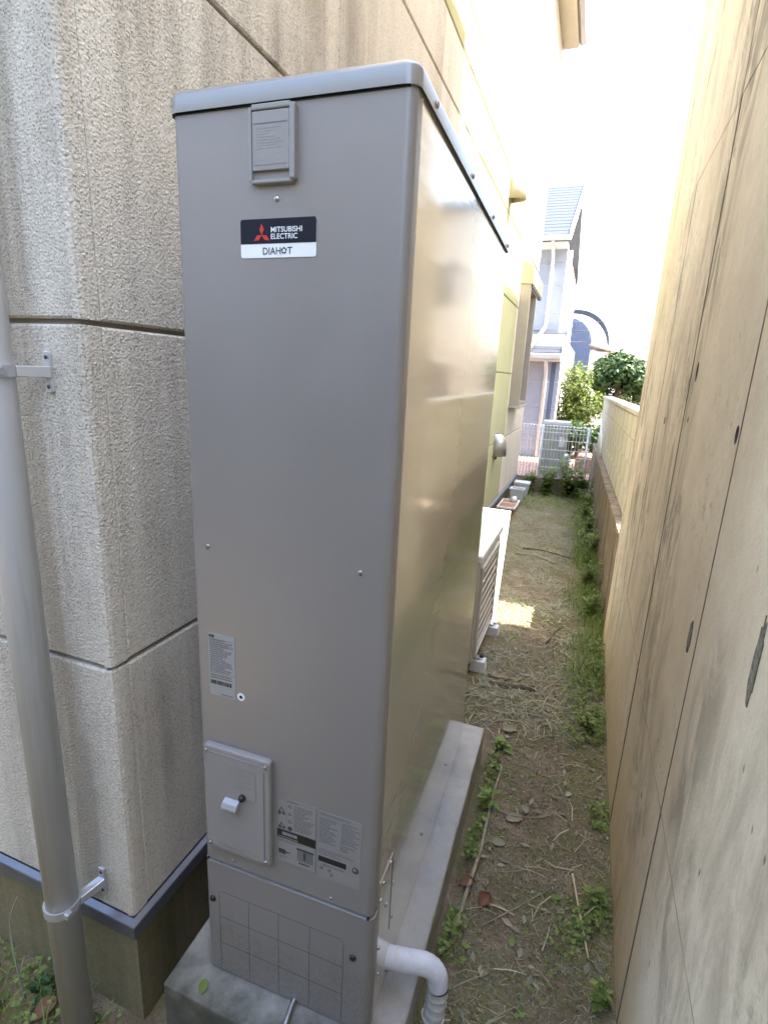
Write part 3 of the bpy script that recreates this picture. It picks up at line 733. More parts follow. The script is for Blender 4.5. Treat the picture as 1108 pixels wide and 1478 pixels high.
# drain pipe out of the side, insulated elbow down to the soil
dp = thing('drain_pipe', 'white wrapped drain pipe elbowing out of the tank side over the slab edge', 'pipe', tuple(TP(TW, .15, .0)))
A = TP(TW-.02, .145, .062); Bq = TP(TW+.105, .168, .060); Cq = TP(TW+.132, .170, .038); Dq = TP(TW+.138, .168, .004)
def curve(pts, n=8):
    out_ = []; P_ = [Vector(p) for p in pts]; P_ = [P_[0]*2-P_[1]] + P_ + [P_[-1]*2-P_[-2]]
    for i in range(1, len(P_)-2):
        a, b_, c, d = P_[i-1:i+3]
        for k in range(n):
            t_ = k/n; out_.append(.5*((2*b_) + (c-a)*t_ + (2*a-5*b_+4*c-d)*t_*t_ + (-a+3*b_-3*c+d)*t_**3))
    out_.append(P_[-2]); return out_
path = curve([A, TP(TW+.05, .157, .062), Bq, Cq, Dq], 10)
MB().tube(path, [.0275 + .0005*math.sin(i*2.1) for i in range(len(path))], 20).build('wrapped_elbow', 'pvc_wrap', dp, world=True)
E1 = TP(TW+.138, .166, -.03); F1 = TP(TW+.136, .163, -.07); G1 = TP(TW+.132, .160, -.115)
path = curve([Dq, E1, F1, G1], 10)
MB().tube(path, [.0275 + (.0016 if i % 7 < 2 else 0) for i in range(len(path))], 20, caps=False).build('ribbed_spigot', 'pvc_grey', dp, world=True)
ri_ = path[-4]; 
MB().tube([path[-5], path[-3]], .031, 20).build('collar', 'pvc_grey', dp, world=True)
# flexible metal conduit from under the front
cpath = curve([TP(.258, .012, .010), TP(.260, -.02, .010), TP(.264, -.055, .0095), TP(.268, -.088, .004), TP(.271, -.105, -.03), TP(.275, -.12, -.14), TP(.28, -.15, -.30)], 24)
tag(MB().tube(cpath, [.0068 + (.0011 if i % 3 == 0 else 0) for i in range(len(cpath))], 10).build('flexible_conduit', 'steel'), 'thin ribbed silver conduit hanging from the bottom front edge of the tank', 'conduit')

# ------------------------------------------------------------------ rainwater downpipe on the left
PX, PY, PR = -.347, -.142, .038
dpn = thing('rain_downpipe', 'pale grey round rainwater downpipe clamped to the left house wall', 'downpipe', (PX, PY, -.32))
MB().tube([(PX, PY, -.34), (PX, PY, 2.0), (PX, PY, 5.9)], PR, 28).build('pipe', 'pipe_grey', dpn, world=True)
for z, dz in ((1.553, 0), (.205, .012)):
    br = MB(); xp = -.296
    br.prism(rrect(xp-.010, xp+.010, z-.042+dz, z+.042+dz, .004, 2), HY-.007, HY+.001, 'y')
    br = br.build('bracket', 'bracket', dpn, bevel=.002, world=True)
    MB().add([(xp-.012, HY-.006, z-.012+dz), (xp+.012, HY-.006, z-.012+dz), (xp+.012, HY-.006, z+.012+dz), (xp-.012, HY-.006, z+.012+dz),
              (PX+.018, PY+.035, z-.011), (PX+.040, PY+.020, z-.011), (PX+.040, PY+.020, z+.011), (PX+.018, PY+.035, z+.011)],
             [(0,1,2,3),(4,7,6,5),(0,4,5,1),(1,5,6,2),(2,6,7,3),(3,7,4,0)]).build('arm', 'bracket', br, bevel=.002, world=True)
    nn = 32; vs = []
    for k in range(nn):
        a = 2*math.pi*k/nn
        for r_, zz in ((PR+.0005, z-.011), (PR+.0055, z-.011), (PR+.0055, z+.011), (PR+.0005, z+.011)): vs.append((PX+r_*math.cos(a), PY+r_*math.sin(a), zz))
    fs = [(4*k+i, 4*k+(i+1)%4, 4*((k+1)%nn)+(i+1)%4, 4*((k+1)%nn)+i) for k in range(nn) for i in range(4)]
    MB().add(vs, fs).build('clamp_ring', 'bracket', br, world=True)
    bx_, by_ = PX+.040, PY-.018
    MB().box(bx_-.004, bx_+.010, by_-.008, by_+.008, z-.008, z+.008).build('clamp_lug', 'bracket', br, bevel=.002, world=True)
    for sgn in (-1, 1):
        o = screw(xp, HY-.007, z+dz+sgn*.03, 'f', .0045, 'hp_dark', br, 'screw')

# ------------------------------------------------------------------ heat pump behind the tank
hp = thing('heat_pump', 'beige outdoor heat pump unit with fan grille behind the tank', 'heat pump', (.14, 2.35, -.06))
X1 = .305
b = MB(); b.box(-.03, X1, 2.0, 2.74, -.075, .56); b.build('casing', 'hp_casing', hp, bevel=.012, seg=3, world=True)
b = MB(); b.box(-.04, X1+.012, 1.99, 2.75, .562, .61); b.build('top_cover', 'white_plastic', hp, bevel=.012, seg=3, world=True)
fr = MB()
for a in ((2.03, 2.05, -.04, .53), (2.60, 2.62, -.04, .53), (2.05, 2.60, .51, .53), (2.05, 2.60, -.04, -.02)): fr.box(X1, X1+.018, *a)
fr = fr.build('fan_grille', 'hp_casing', hp, bevel=.004, world=True)
MB().prism(circ(2.325, .245, .235, 32), X1+.0005, X1+.003, 'x').build('fan_opening', 'window_frame', fr, world=True)
for k in range(9): 
    z = .0 + k*.058
    MB().box(X1+.004, X1+.012, 2.05, 2.60, z, z+.016).build('grille_bar', 'hp_casing', fr, bevel=.003, world=True)
for k in range(4):
    MB().box(.20, .28, 1.9985, 2.003, .02+k*.12, .10+k*.12).build('side_slot', 'hp_dark', hp, world=True)
for y in (2.12, 2.62):
    MB().box(-.04, X1+.03, y-.02, y+.02, -.088, -.076).build('foot_rail', 'galv', hp, world=True)
for i, y in enumerate((2.12, 2.62)):
    mb_ = thing('mounting_block', ('white plastic mounting block with blue bolt cap under the near foot of the heat pump', 'white plastic mounting block under the far foot of the heat pump')[i], 'block', (.33, y, -.15), group='mounting blocks under the heat pump')
    zb = -.20
    MB().add([(-.055+.33, y-.045, zb), (.055+.33, y-.045, zb), (.055+.33, y+.045, zb), (-.055+.33, y+.045, zb), (-.042+.33, y-.035, -.090), (.042+.33, y-.035, -.090), (.042+.33, y+.035, -.090), (-.042+.33, y+.035, -.090)],
             [(0,3,2,1),(4,5,6,7),(0,1,5,4),(1,2,6,5),(2,3,7,6),(3,0,4,7)]).build('block', 'white_plastic', mb_, bevel=.004, world=True)
    MB().tube([(.345, y, -.0755), (.345, y, -.062)], .014, 10).build('bolt_cap', 'tap_blue' if i else 'navy', mb_, world=True)
# white board leaning behind the heat pump, catching the sun
wb = MB(); wb.add([(-.12, 2.80, -.19), (.315, 2.80, -.19), (.315, 2.825, -.19), (-.12, 2.825, -.19), (-.12, 3.06, .635), (.318, 3.06, .635), (.318, 3.085, .635), (-.12, 3.085, .635)],
             [(0,3,2,1),(4,5,6,7),(0,1,5,4),(1,2,6,5),(2,3,7,6),(3,0,4,7)])
tag(wb.build('white_board', 'white_paint', bevel=.003), 'sunlit white board leaning just behind the heat pump', 'board')

# ------------------------------------------------------------------ tubs and planters by the house wall
def bucket(x, y, z, w0, w1, h, mat, name, label, lid_=None, hand=False):
    t_ = thing(name, label, 'tub', (x, y, z))
    MB().add([(-w0, -w0, 0), (w0, -w0, 0), (w0, w0, 0), (-w0, w0, 0), (-w1, -w1, h), (w1, -w1, h), (w1, w1, h), (-w1, w1, h),
              (-w1*.9, -w1*.9, h), (w1*.9, -w1*.9, h), (w1*.9, w1*.9, h), (-w1*.9, w1*.9, h), (-w0*.9, -w0*.9, .02), (w0*.9, -w0*.9, .02), (w0*.9, w0*.9, .02), (-w0*.9, w0*.9, .02)],
             [(0,3,2,1)] + [(i,(i+1)%4,4+(i+1)%4,4+i) for i in range(4)] + [(4+i,4+(i+1)%4,8+(i+1)%4,8+i) for i in range(4)] + [(8+i,8+(i+1)%4,12+(i+1)%4,12+i) for i in range(4)] + [(12,13,14,15)]).build('body', mat, t_, bevel=.006)
    rim = MB()
    for a in ((-w1-.008, w1+.008, -w1-.008, -w1+.004), (-w1-.008, w1+.008, w1-.004, w1+.008), (-w1-.008, -w1+.004, -w1+.004, w1-.004), (w1-.004, w1+.008, -w1+.004, w1-.004)):
        rim.box(*a, h-.012, h+.004)
    rim.build('rim', mat, t_)
    if lid_: MB().box(-w1*1.05, w1*1.05, -w1*1.05, w1*1.05, h+.006, h+.022).build('lid', lid_, t_, bevel=.006)
    return t_
bucket(-.075, 7.05, -.155, .075, .10, .20, 'clear_plastic', 'plastic_tub', 'cloudy plastic tub by the house wall nearest the planters')
bucket(-.045, 7.42, -.155, .08, .105, .22, 'clear_plastic', 'plastic_tub', 'grey lidded plastic tub behind the cloudy one by the house wall', 'gutter')
pt = thing('planter_tray', 'white-rimmed terracotta planter tray on the ground by the house wall', 'planter', (-.08, 6.3, -.15))
MB().box(-.11, .09, -.26, .24, .0, .12).build('trough', 'terracotta', pt, bevel=.008)
for a in ((-.13, .11, -.28, -.262), (-.13, .11, .242, .26), (-.13, -.112, -.262, .242), (.092, .11, -.262, .242)): MB().box(*a, .105, .128).build('rim', 'white_plastic', pt, bevel=.003)
MB().box(-.108, .088, -.004, .010, .1205, .130).build('divider', 'white_plastic', pt)
b = MB(); b.tube([(-.05, 6.45, -.02), (-.04, 6.43, .02), (-.06, 6.40, .035)], [.05, .04, .005], 10)
tag(b.build('cloth_rag', 'white_plastic'), 'crumpled pale rag lying on the planter tray', 'rag')

# ------------------------------------------------------------------ white mesh fence across the end of the alley
FY, FZ0, FZ1, FX0, FX1 = 7.93, .10, .93, -.19, .86
kerb = MB(); kerb.box(-.195, .90, FY-.05, FY+.05, -.3, .105)
tag(kerb.build('kerb_wall', 'old_concrete', bevel=.01), 'low dark concrete kerb under the white mesh fence', 'kerb')
mf = thing('mesh_fence', 'white wire mesh fence closing the far end of the alley', 'fence', (.33, FY, .105))
v_ = MB(); k = 0; x = FX0+.02
while x < FX1:
    v_.tube([(x, FY, FZ0+.01), (x, FY, FZ1-.05), (x, FY-.03, FZ1-.025), (x, FY, FZ1)], .0046, 5); x += .05
v_.build('vertical_wires', 'mesh_white', mf, world=True)
for z in (.13, .27, .40, .55, .70, .82, .88, .925): MB().tube([(FX0, FY+.004, z), (FX1, FY+.004, z)], .005, 6).build('horizontal_wire', 'mesh_white', mf, world=True)
for x in (.12, .80): MB().tube([(x, FY+.03, -.1), (x, FY+.03, .93)], .017 if x < .5 else .014, 12).build('post', 'mesh_white', mf, world=True)
mw = thing('mesh_fence', 'white wire mesh wing running along the top of the brown base wall', 'fence', lw(4.6, .02, .6))
v_ = MB()
for k in range(22):
    s = 4.15 + k*.045
    v_.tube([lw(s, .02, .60), lw(s, .02, 1.10 - .012*(22-k))], .003, 5)
v_.build('vertical_wires', 'mesh_white', mw, world=True)
for z in (.64, .78, .90): MB().tube([lw(4.12, .024, z), lw(5.14, .024, z)], .0034, 6).build('horizontal_wire', 'mesh_white', mw, world=True)

# behind the fence
cb = thing('utility_cabinet', 'grey-green utility cabinet with pale top behind the mesh fence', 'cabinet', (.26, 9.1, -.12))
b = MB(); b.box(.06, .46, 9.0, 9.30, -.12, .86); b.build('body', 'cabinet_grey', cb, bevel=.01, world=True)
b = MB(); b.box(.03, .49, 8.97, 9.33, .862, .92); b.build('top', 'gutter', cb, bevel=.01, world=True)
b = MB(); b.box(.09, .26, 8.99, 9.001, .45, .80); b.build('door', 'sage', cb, bevel=.003, world=True)
b = MB(); b.box(.33, .42, 8.985, 9.001, .48, .66); b.build('meter_box', 'gutter', cb, bevel=.006, world=True)
tp = thing('garden_tap', 'pale blue garden standpipe tap behind the mesh fence', 'tap', (.50, 8.65, -.118))
MB().box(-.045, .045, -.045, .045, 0, .30).build('column', 'cabinet_grey', tp, bevel=.01)
MB().tube([(0, 0, .295), (0, 0, .44), (-.0, -.04, .50), (0, -.09, .48)], [.05, .055, .045, .02], 12).build('tap_head', 'tap_blue', tp)
MB().tube([(.0, 0, .40), (.09, 0, .42)], .014, 8).build('handle', 'tap_blue', tp)
lp = MB(); lp.box(.62, 1.3, 10.2, 10.3, -.15, .16)
tag(lp.build('garden_edging', 'pink_paving', bevel=.01), 'low pink block edging of the planted bed beyond the fence', 'edging')

# ------------------------------------------------------------------ white house beyond the fence
fh = thing('far_house', 'white two-storey house with slate roof beyond the mesh fence', 'house', (-2, 14, -.15))
RX1, RX2 = .03, -.19
b = MB(); b.box(-5, RX1-.012, 12.012, 19.5, -.2, 2.6); b.build('ground_floor', 'siding_white', fh, world=True)
b = MB(); b.box(-5, RX2-.012, 13.312, 19.5, 2.55, 4.70); b.build('upper_floor', 'siding_white', fh, world=True)
for z0, z1 in zip([-.15, .42, 1.0, 1.58], [.42, 1.0, 1.58, 2.12]):
    MB().box(-4, RX1, 12.0, 12.011, z0+.006, z1-.006).build('siding_board', 'siding_shade_blue', fh, world=True)  # front boards take the shade-coloured copy, side boards the plain white
    MB().box(RX1-.011, RX1+.002, 12.012, 19.4, z0+.006, z1-.006).build('siding_board', 'siding_white', fh, world=True)
for z0, z1 in zip([2.62, 3.2, 3.8, 4.3], [3.2, 3.8, 4.3, 4.66]):
    MB().box(-4, RX2, 13.3, 13.311, z0+.006, z1-.006).build('siding_board', 'siding_shade_blue', fh, world=True)
    MB().box(RX2-.011, RX2+.002, 13.312, 19.4, z0+.006, z1-.006).build('siding_board', 'siding_white', fh, world=True)
def slope(name, x0, x1, ya, za, yb, zb, rows):
    mb = MB(); rise = (zb-za)/(yb-ya)
    for k in range(rows):
        y0 = ya + (yb-ya)*k/rows; y1 = ya + (yb-ya)*(k+1)/rows + .04
        z0 = za + (y0-ya)*rise + .016; z1 = za + (y1-ya)*rise + .008
        mb.add([(x0,y0,z0),(x1,y0,z0),(x1,y1,z1),(x0,y1,z1),(x0,y0,z0-.025),(x1,y0,z0-.025),(x1,y1,z1-.025),(x0,y1,z1-.025)],
               [(0,1,2,3),(7,6,5,4),(0,4,5,1),(1,5,6,2),(2,6,7,3),(3,7,4,0)])
    return mb.build(name, 'slate', fh, world=True)
slope('roof', -5, -.17, 12.75, 4.78, 16.5, 6.9, 17)
MB().add([(-5, 20.2, 4.78), (-.2, 20.2, 4.78), (-.2, 16.52, 6.88), (-5, 16.52, 6.88)], [(0,1,2,3)]).build('rear_roof', 'slate', fh, world=True)
slope('porch_roof', -5, .04, 11.6, 2.18, 13.29, 2.78, 7)
for x, pts in ((-.165, [(12.72, 4.66), (12.72, 4.84), (16.5, 6.98), (20.2, 4.84), (20.2, 4.66), (16.5, 6.78)]), (.045, [(11.58, 2.08), (11.58, 2.26), (13.4, 2.90), (13.4, 2.70)])):
    MB().prism(pts, x, x+.05, 'x').build('barge_board', 'siding_white', fh, world=True)
MB().prism([(12.64, 4.66), (12.74, 4.66), (12.74, 4.76), (12.64, 4.76)], -5, -.16, 'x').build('gutter', 'gutter', fh, bevel=.02, world=True)
MB().prism([(11.5, 2.06), (11.6, 2.06), (11.6, 2.17), (11.5, 2.17)], -5, .05, 'x').build('gutter', 'gutter', fh, bevel=.02, world=True)
MB().box(-5, -.18, 12.76, 13.3, 4.60, 4.64).build('soffit', 'siding_white', fh, world=True)
MB().box(-5, .03, 11.6, 12.0, 2.02, 2.06).build('soffit', 'siding_white', fh, world=True)
MB().tube([(-.50, 12.7, 4.66), (-.50, 13.2, 4.4), (-.50, 13.24, 2.95), (-.50, 13.1, 2.84), (-.62, 11.6, 2.30)], .04, 10).build('downspout', 'gutter', fh, world=True)
MB().tube([(-.26, 11.56, 2.06), (-.26, 11.92, 1.8), (-.26, 11.94, -.1)], .04, 10).build('downspout', 'gutter', fh, world=True)
MB().box(-.16, -.06, 11.97, 12.0, .2, 2.0).build('corner_lattice', 'ribbed_blue', fh, world=True)
MB().tube([(-.12, 13.5, 2.9), (-.12, 13.5, 4.6)], .035, 8).build('downspout', 'gutter', fh, world=True)
MB().box(RX2+.002, RX2+.05, 14.6, 15.6, 3.2, 4.2).build('window', 'siding_shade_blue', fh, world=True)

# ------------------------------------------------------------------ barrel-roofed building far away
ab = thing('barrel_roof_building', 'blue ribbed building with curved dark roof blade far behind the trees', 'building', (-.6, 31, 0))
pts = [(-5, -.15), (-5, 4.87)] + [(-.9 + 1.27*math.sin(R(a)), 3.6 + 1.27*math.cos(R(a))) for a in range(0, 91, 9)] + [(.40, -.15)]
MB().prism(pts, 30, 37, 'y').build('hall', 'ribbed_blue', ab, world=True)
for k in range(12):
    x = -1.2 + k*.14; zt = 4.86 if x < -.9 else 3.6 + math.sqrt(max(0, 1.27**2 - (x+.9)**2)) - .02
    MB().box(x, x+.045, 29.96, 29.999, -.1, zt-.05).build('rib', 'ribbed_blue', ab, world=True)
pts = [(-.4 + 1.60*math.sin(R(a)), 3.44 + 1.60*math.cos(R(a))) for a in range(-40, 94, 6)] 
pts += [(-.42 + (1.56-.14*math.sin(R(max(0, min(180, (a+40)*1.35)))))*math.sin(R(a)), 3.40 + (1.58-.14*math.sin(R(max(0, min(180, (a+40)*1.35)))))*math.cos(R(a))) for a in range(93, -46, -6)]
MB().prism(pts, 28.2, 28.5, 'y').build('roof_blade', 'arch_dark', ab, world=True)
cbld = thing('cream_building', 'small sunlit cream building in front of the blue ribbed hall', 'building', (2.2, 26, -.15))
MB().box(.42, 5, 26, 29, -.15, 3.0).build('wall', 'siding_white', cbld, world=True)
MB().add([(.35, 25.8, 3.25), (5, 25.8, 2.0), (5, 29.1, 2.0), (.35, 29.1, 3.25), (.35, 25.8, 3.33), (5, 25.8, 2.08), (5, 29.1, 2.08), (.35, 29.1, 3.33)], [(0,3,2,1),(4,5,6,7),(0,1,5,4),(1,2,6,5),(2,3,7,6),(3,0,4,7)]).build('roof', 'window_frame', cbld, world=True)
for i, (z0, z1) in enumerate(((3.30, 3.42), (2.92, 3.06), (3.62, 3.70))):
    pp = [(-30 + 60*k/20, 20, z0 + (z1-z0)*k/20 + .0009*(k-10)**2) for k in range(21)]
    tag(MB().tube(pp, .012, 5).build('overhead_wire', 'wire'), ('upper overhead cable crossing the sky above the round tree', 'lower overhead cable crossing just above the round tree', 'topmost thin overhead cable across the curved roof')[i], 'cable', 'overhead cables')

gb = thing('shading_building', 'added unseen building behind the viewer, dimming the front faces', 'building', (-4, -7, -.3))  # added out of view to cut sky light on the front faces
MB().box(-9, .55, -9, -5.2, -.4, 5.4).build('wall', 'unseen_wall', gb, world=True)
MB().box(-9.3, .85, -9.3, -4.9, 5.402, 5.62).build('roof', 'slate', gb, world=True)
for x in (-6, -3.4, -.9):
    o = MB().box(x, x+.9, -5.2, -5.16, 1.0, 2.3).build('window', 'window_frame', gb, world=True)
    MB().box(x+.06, x+.84, -5.158, -5.15, 1.06, 2.24).build('pane', 'glass', o, world=True)

# ------------------------------------------------------------------ trees
def leafquad(mb, p, size, nrm, rnd, asp=.55):
    u = Vector((rnd.gauss(0,1), rnd.gauss(0,1), rnd.gauss(0,1))); u = (u - nrm*u.dot(nrm)).normalized(); v = nrm.cross(u)
    a, w_ = size, size*asp
    mb.add([p - u*a*.5, p + v*w_*.5 + nrm*a*.06, p + u*a*.5, p - v*w_*.5 + nrm*a*.06], [(0,1,2,3)])
def crown(name, parent, mat, blobs, nleaf, size, seed, shell=.55):
    rnd = random.Random(seed); mb = MB(); tot = sum(b_[3]*b_[4]*b_[5] for b_ in blobs)
    for (cx, cy, cz, rx, ry, rz_) in blobs:
        for _ in range(int(nleaf*rx*ry*rz_/tot)):
            d = Vector((rnd.gauss(0,1), rnd.gauss(0,1), rnd.gauss(0,1))).normalized()
            r_ = (shell + (1-shell)*rnd.random()) * (1 + .22*n3(d.x*2.4+cx, d.y*2.4, d.z*2.4+cz))
            if n3(d.x*3.1+seed, d.y*3.1+cy, d.z*3.1) < -.30 and rnd.random() < .75: r_ *= .6
            p = Vector((cx + d.x*rx*r_, cy + d.y*ry*r_, cz + d.z*rz_*r_))
            nn_ = (d + Vector((rnd.gauss(0,.5), rnd.gauss(0,.5), rnd.gauss(0,.5)+.4))).normalized()
            leafquad(mb, p, size*rnd.uniform(.6, 1.3), nn_, rnd)
    o = mb.build(name, mat, parent, world=True); return o
def trunk(parent, path, r0, r1, limbs=()):
    n_ = len(path); mb = MB(); mb.tube(path, [r0 + (r1-r0)*i/(n_-1) for i in range(n_)], 9)
    for lpth in limbs: mb.tube(lpth, [r1*.8*(1-.8*i/(len(lpth)-1)) for i in range(len(lpth))], 6)
    mb.build('trunk', 'bark', parent, world=True)
tt = thing('round_tree', 'dark green tree with clipped mushroom-shaped crown above the cream wall', 'tree', (1.25, 14, -.15))
trunk(tt, [(1.25, 14, -.2), (1.27, 14, .5), (1.30, 14, 1.1), (1.38, 14, 1.7)], .09, .06, [[(1.3, 14, 1.1), (1.0, 13.9, 1.45), (.85, 13.8, 1.7)], [(1.33, 14, 1.3), (1.7, 14.1, 1.5), (1.95, 14.1, 1.6)]])
crown('crown', tt, 'leaf_dark', [(1.30, 14, 1.95, .62, .6, .44), (1.72, 14, 1.72, .45, .5, .40), (.98, 13.9, 1.72, .36, .45, .36), (1.05, 14, 1.25, .24, .3, .34), (1.85, 14, 1.40, .25, .3, .2)], 5200, .13, 2)
t2 = thing('bushy_tree', 'sunlit yellow-green bushy tree between the far house and the round tree', 'tree', (.35, 13, -.15))
trunk(t2, [(.40, 13, -.2), (.42, 13, .4), (.38, 13, 1.2)], .06, .03, [[(.4, 13, .6), (.7, 13, 1.0)], [(.4, 13, .7), (.15, 13, 1.2)]])
crown('crown', t2, 'leaf_bright', [(.38, 13, 1.55, .38, .45, .55), (.62, 13, 1.05, .52, .5, .45), (.28, 13, .95, .42, .4, .5), (.5, 12.9, .45, .62, .5, .35)], 6000, .085, 3)
t3 = thing('bushy_tree', 'pale sunlit bush low behind the round tree over the cream wall', 'tree', (1.75, 16, -.15))
trunk(t3, [(1.75, 16, -.2), (1.75, 16, .9)], .05, .03)
crown('crown', t3, 'leaf_bright', [(1.55, 16, .95, .55, .5, .50), (2.0, 16, .8, .5, .5, .4)], 3000, .10, 4)
t4 = thing('dark_shrub', 'dark green shrub filling the bed low behind the mesh fence', 'shrub', (.6, 12.3, -.15))
trunk(t4, [(.6, 12.3, -.2), (.6, 12.3, .4)], .04, .02)
crown('crown', t4, 'leaf_dark', [(.55, 12.3, .38, .40, .35, .38), (1.0, 12.5, .35, .35, .35, .35)], 2600, .09, 5)
t5 = thing('sapling', 'thin sparse sapling rising against the white sky right of the round tree', 'tree', (2.15, 15, -.15))
trunk(t5, [(2.15, 15, -.2), (2.12, 15, 1.5), (2.05, 15, 2.6), (2.12, 15, 3.6)], .03, .006, [[(2.1, 15, 2.2), (1.85, 15, 2.6)], [(2.08, 15, 2.6), (2.3, 15, 3.1)]])
crown('crown', t5, 'sage', [(2.0, 15, 2.7, .22, .2, .35), (2.15, 15, 3.2, .18, .2, .4)], 110, .09, 6)

hg = thing('shading_hedge', 'added unseen dark foliage block behind the viewer, dimming low light', 'shading_hedge', (-2, -2.9, -.3))  # added behind the viewer to darken the lower front surfaces
MB().box(-6, 1.0, -3.2, -2.7, -.35, 2.3).build('shading_hedge_core', 'shading_hedge_core', hg, world=True)
crown('foliage', hg, 'leaf_dark', [(-5.4+k*.8, -2.95, .1+zz*.6, .6, .42, .55) for k in range(9) for zz in range(4)], 5000, .14, 8)

# ------------------------------------------------------------------ ground litter and weeds
rnd = random.Random(11)
def blade(mb, x, y, z, ln, wd, az, lean, curl=.4):
    d = Vector((math.cos(az), math.sin(az), 0)); s = Vector((-d.y, d.x, 0))*wd
    p0 = Vector((x, y, z)); p1 = p0 + d*ln*.5*math.sin(lean) + Vector((0,0,ln*.55*math.cos(lean))); p2 = p1 + d*ln*.5*math.sin(lean+curl) + Vector((0,0,ln*.5*math.cos(lean+curl)))
    mb.add([p0-s, p0+s, p1+s*.7, p1-s*.7, p2], [(0,1,2,3), (3,2,4)])
def straw(mb, x, y, ln, wd, az):
    z = gz(x, y) + rnd.uniform(.002, .014); d = Vector((math.cos(az), math.sin(az), rnd.gauss(0, .10))); s = Vector((-d.y, d.x, 0))*wd; k = Vector((-d.y, d.x, 0))*rnd.gauss(0, .05)*ln; wd *= .5 if y < 1.7 else .8
    p0 = Vector((x, y, z)); p1 = p0 + d*ln*.5 + k + Vector((0,0,.004)); p2 = p0 + d*ln; p2.z = gz(p2.x, p2.y) + .004
    mb.add([p0-s, p0+s, p1+s, p1-s, p2+s*.4, p2-s*.4], [(0,1,2,3), (3,2,4,5)])
def rx_right(y): return 1.05 if y < 2.86 else 1.07 - (y-2.86)*.029
def rx_left(y): return .56 if y < 1.32 else (.34 if y < 2.8 else -.15)
dens = lambda y: .025 + .975*sstep(1.2, 2.6, y)
m1, m2 = MB(), MB()
n_ = 0
while n_ < 15000:
    y = rnd.uniform(.05, 7.7); x = rnd.uniform(rx_left(y), rx_right(y))
    if rnd.random() > dens(y)*(.10+.90*sstep(-.25, .25, n3(x*2.6, y*2.6, 9))): continue
    n_ += 1
    straw(m1 if rnd.random() < .5 else m2, x, y, rnd.uniform(.03, .14), rnd.uniform(.0009, .0024), rnd.uniform(0, 6.28))
tag(m1.build('dry_grass_clippings', 'straw'), 'dry straw-coloured grass clippings scattered over the alley soil', 'clippings', kind='stuff')
tag(m2.build('cut_grass', 'straw_green'), 'wilting grey-green cut grass lying over the alley soil', 'clippings', kind='stuff')
m3 = MB()
for _ in range(6000):
    y = rnd.uniform(.1, 7.5); x = rnd.uniform(rx_left(y), rx_right(y))
    if rnd.random() > .35 + .65*sstep(.8, 2.2, y): continue
    p = Vector((x, y, gz(x, y) + rnd.uniform(.003, .012)))
    leafquad(m3, p, rnd.uniform(.006, .020) if rnd.random() < .8 else rnd.uniform(.02, .045), Vector((rnd.gauss(0,.25), rnd.gauss(0,.25), 1)).normalized(), rnd, .5)
for _ in range(9000):
    y = rnd.uniform(.0, 2.6); x = rnd.uniform(rx_left(y), rx_right(y)); s0 = rnd.uniform(.006, .032); az = rnd.uniform(0, 6.28)
    z = gz(x, y) + rnd.uniform(.001, .006); d = Vector((math.cos(az), math.sin(az), rnd.gauss(0, .12)))*s0; sd_ = Vector((-d.y, d.x, 0)).normalized()*rnd.uniform(.0005, .0016)
    p = Vector((x, y, z)); m3.add([p-sd_, p+sd_, p+d+sd_*.5, p+d-sd_*.5], [(0,1,2,3)])
tag(m3.build('leaf_litter', 'leaf_litter'), 'small withered leaf litter strewn along the alley', 'leaf litter', kind='stuff')
# pebbles and crumbs of soil
m5 = MB()
ico = [(0,0,1),(.9,0,.1),(.28,.85,.1),(-.73,.53,.1),(-.73,-.53,.1),(.28,-.85,.1),(0,0,-.6)]
icf = [(0,1,2),(0,2,3),(0,3,4),(0,4,5),(0,5,1),(6,2,1),(6,3,2),(6,4,3),(6,5,4),(6,1,5)]
for _ in range(6500):
    y = rnd.uniform(.0, 3.2) if rnd.random() < .8 else rnd.uniform(-.6, .0); x = rnd.uniform(.54, 1.05) if y > 0 else (rnd.uniform(.6, 1.05) if rnd.random() < .4 else rnd.uniform(-.9, -.25))
    s = rnd.uniform(.0015, .006)*(1 if rnd.random() < .93 else 2); z = gz(x, y)
    m5.add([(x+a*s*rnd.uniform(.7,1.3), y+b_*s*rnd.uniform(.7,1.3), z+c*s*.8) for a, b_, c in ico], icf)
tag(m5.build('soil_crumbs', 'soil'), 'loose crumbs of soil and grit on the alley floor', 'grit', kind='stuff')
# low green ground cover, thickest along the right wall
m4 = MB()
def clover(x, y, h, s):
    z = gz(x, y); top = Vector((x + rnd.gauss(0, .006), y + rnd.gauss(0, .006), z + h))
    for _ in range(rnd.choice((2, 3, 3, 4))):
        a = rnd.uniform(0, 6.28); p = top + Vector((math.cos(a), math.sin(a), rnd.uniform(-.3, .2)))*s*.6
        leafquad(m4, p, s*rnd.uniform(.8, 1.3), Vector((rnd.gauss(0,.35), rnd.gauss(0,.35), 1)).normalized(), rnd, .75)
n_ = 0
while n_ < 3400:
    y = rnd.uniform(.1, 7.7); rr = rx_right(y); x = rr - abs(rnd.gauss(0, .085 + .03*sstep(1.5, 4, y))) - .005
    if x < rx_left(y) or n3(x*3.3, y*2.6, 21) < -.12 + (.25 if y < 1.6 else 0): continue
    n_ += 1; clover(x, y, rnd.uniform(.004, .03 + .05*sstep(1, 3, y)), rnd.uniform(.008, .020))
for _ in range(260):                                   # along the slab edge
    y = rnd.uniform(.3, 1.45); x = .555 + abs(rnd.gauss(0, .022))
    if n3(x*5, y*4, 31) > .0: clover(x, y, rnd.uniform(.005, .05), rnd.uniform(.010, .024))
for _ in range(130):                                   # at the house corner, lower left
    x = rnd.uniform(-1.0, -.30); y = -.03 - abs(rnd.gauss(0, .16))
    if n3(x*5, y*5, 41) > -.15: clover(x, y, rnd.uniform(.005, .05), rnd.uniform(.010, .022))
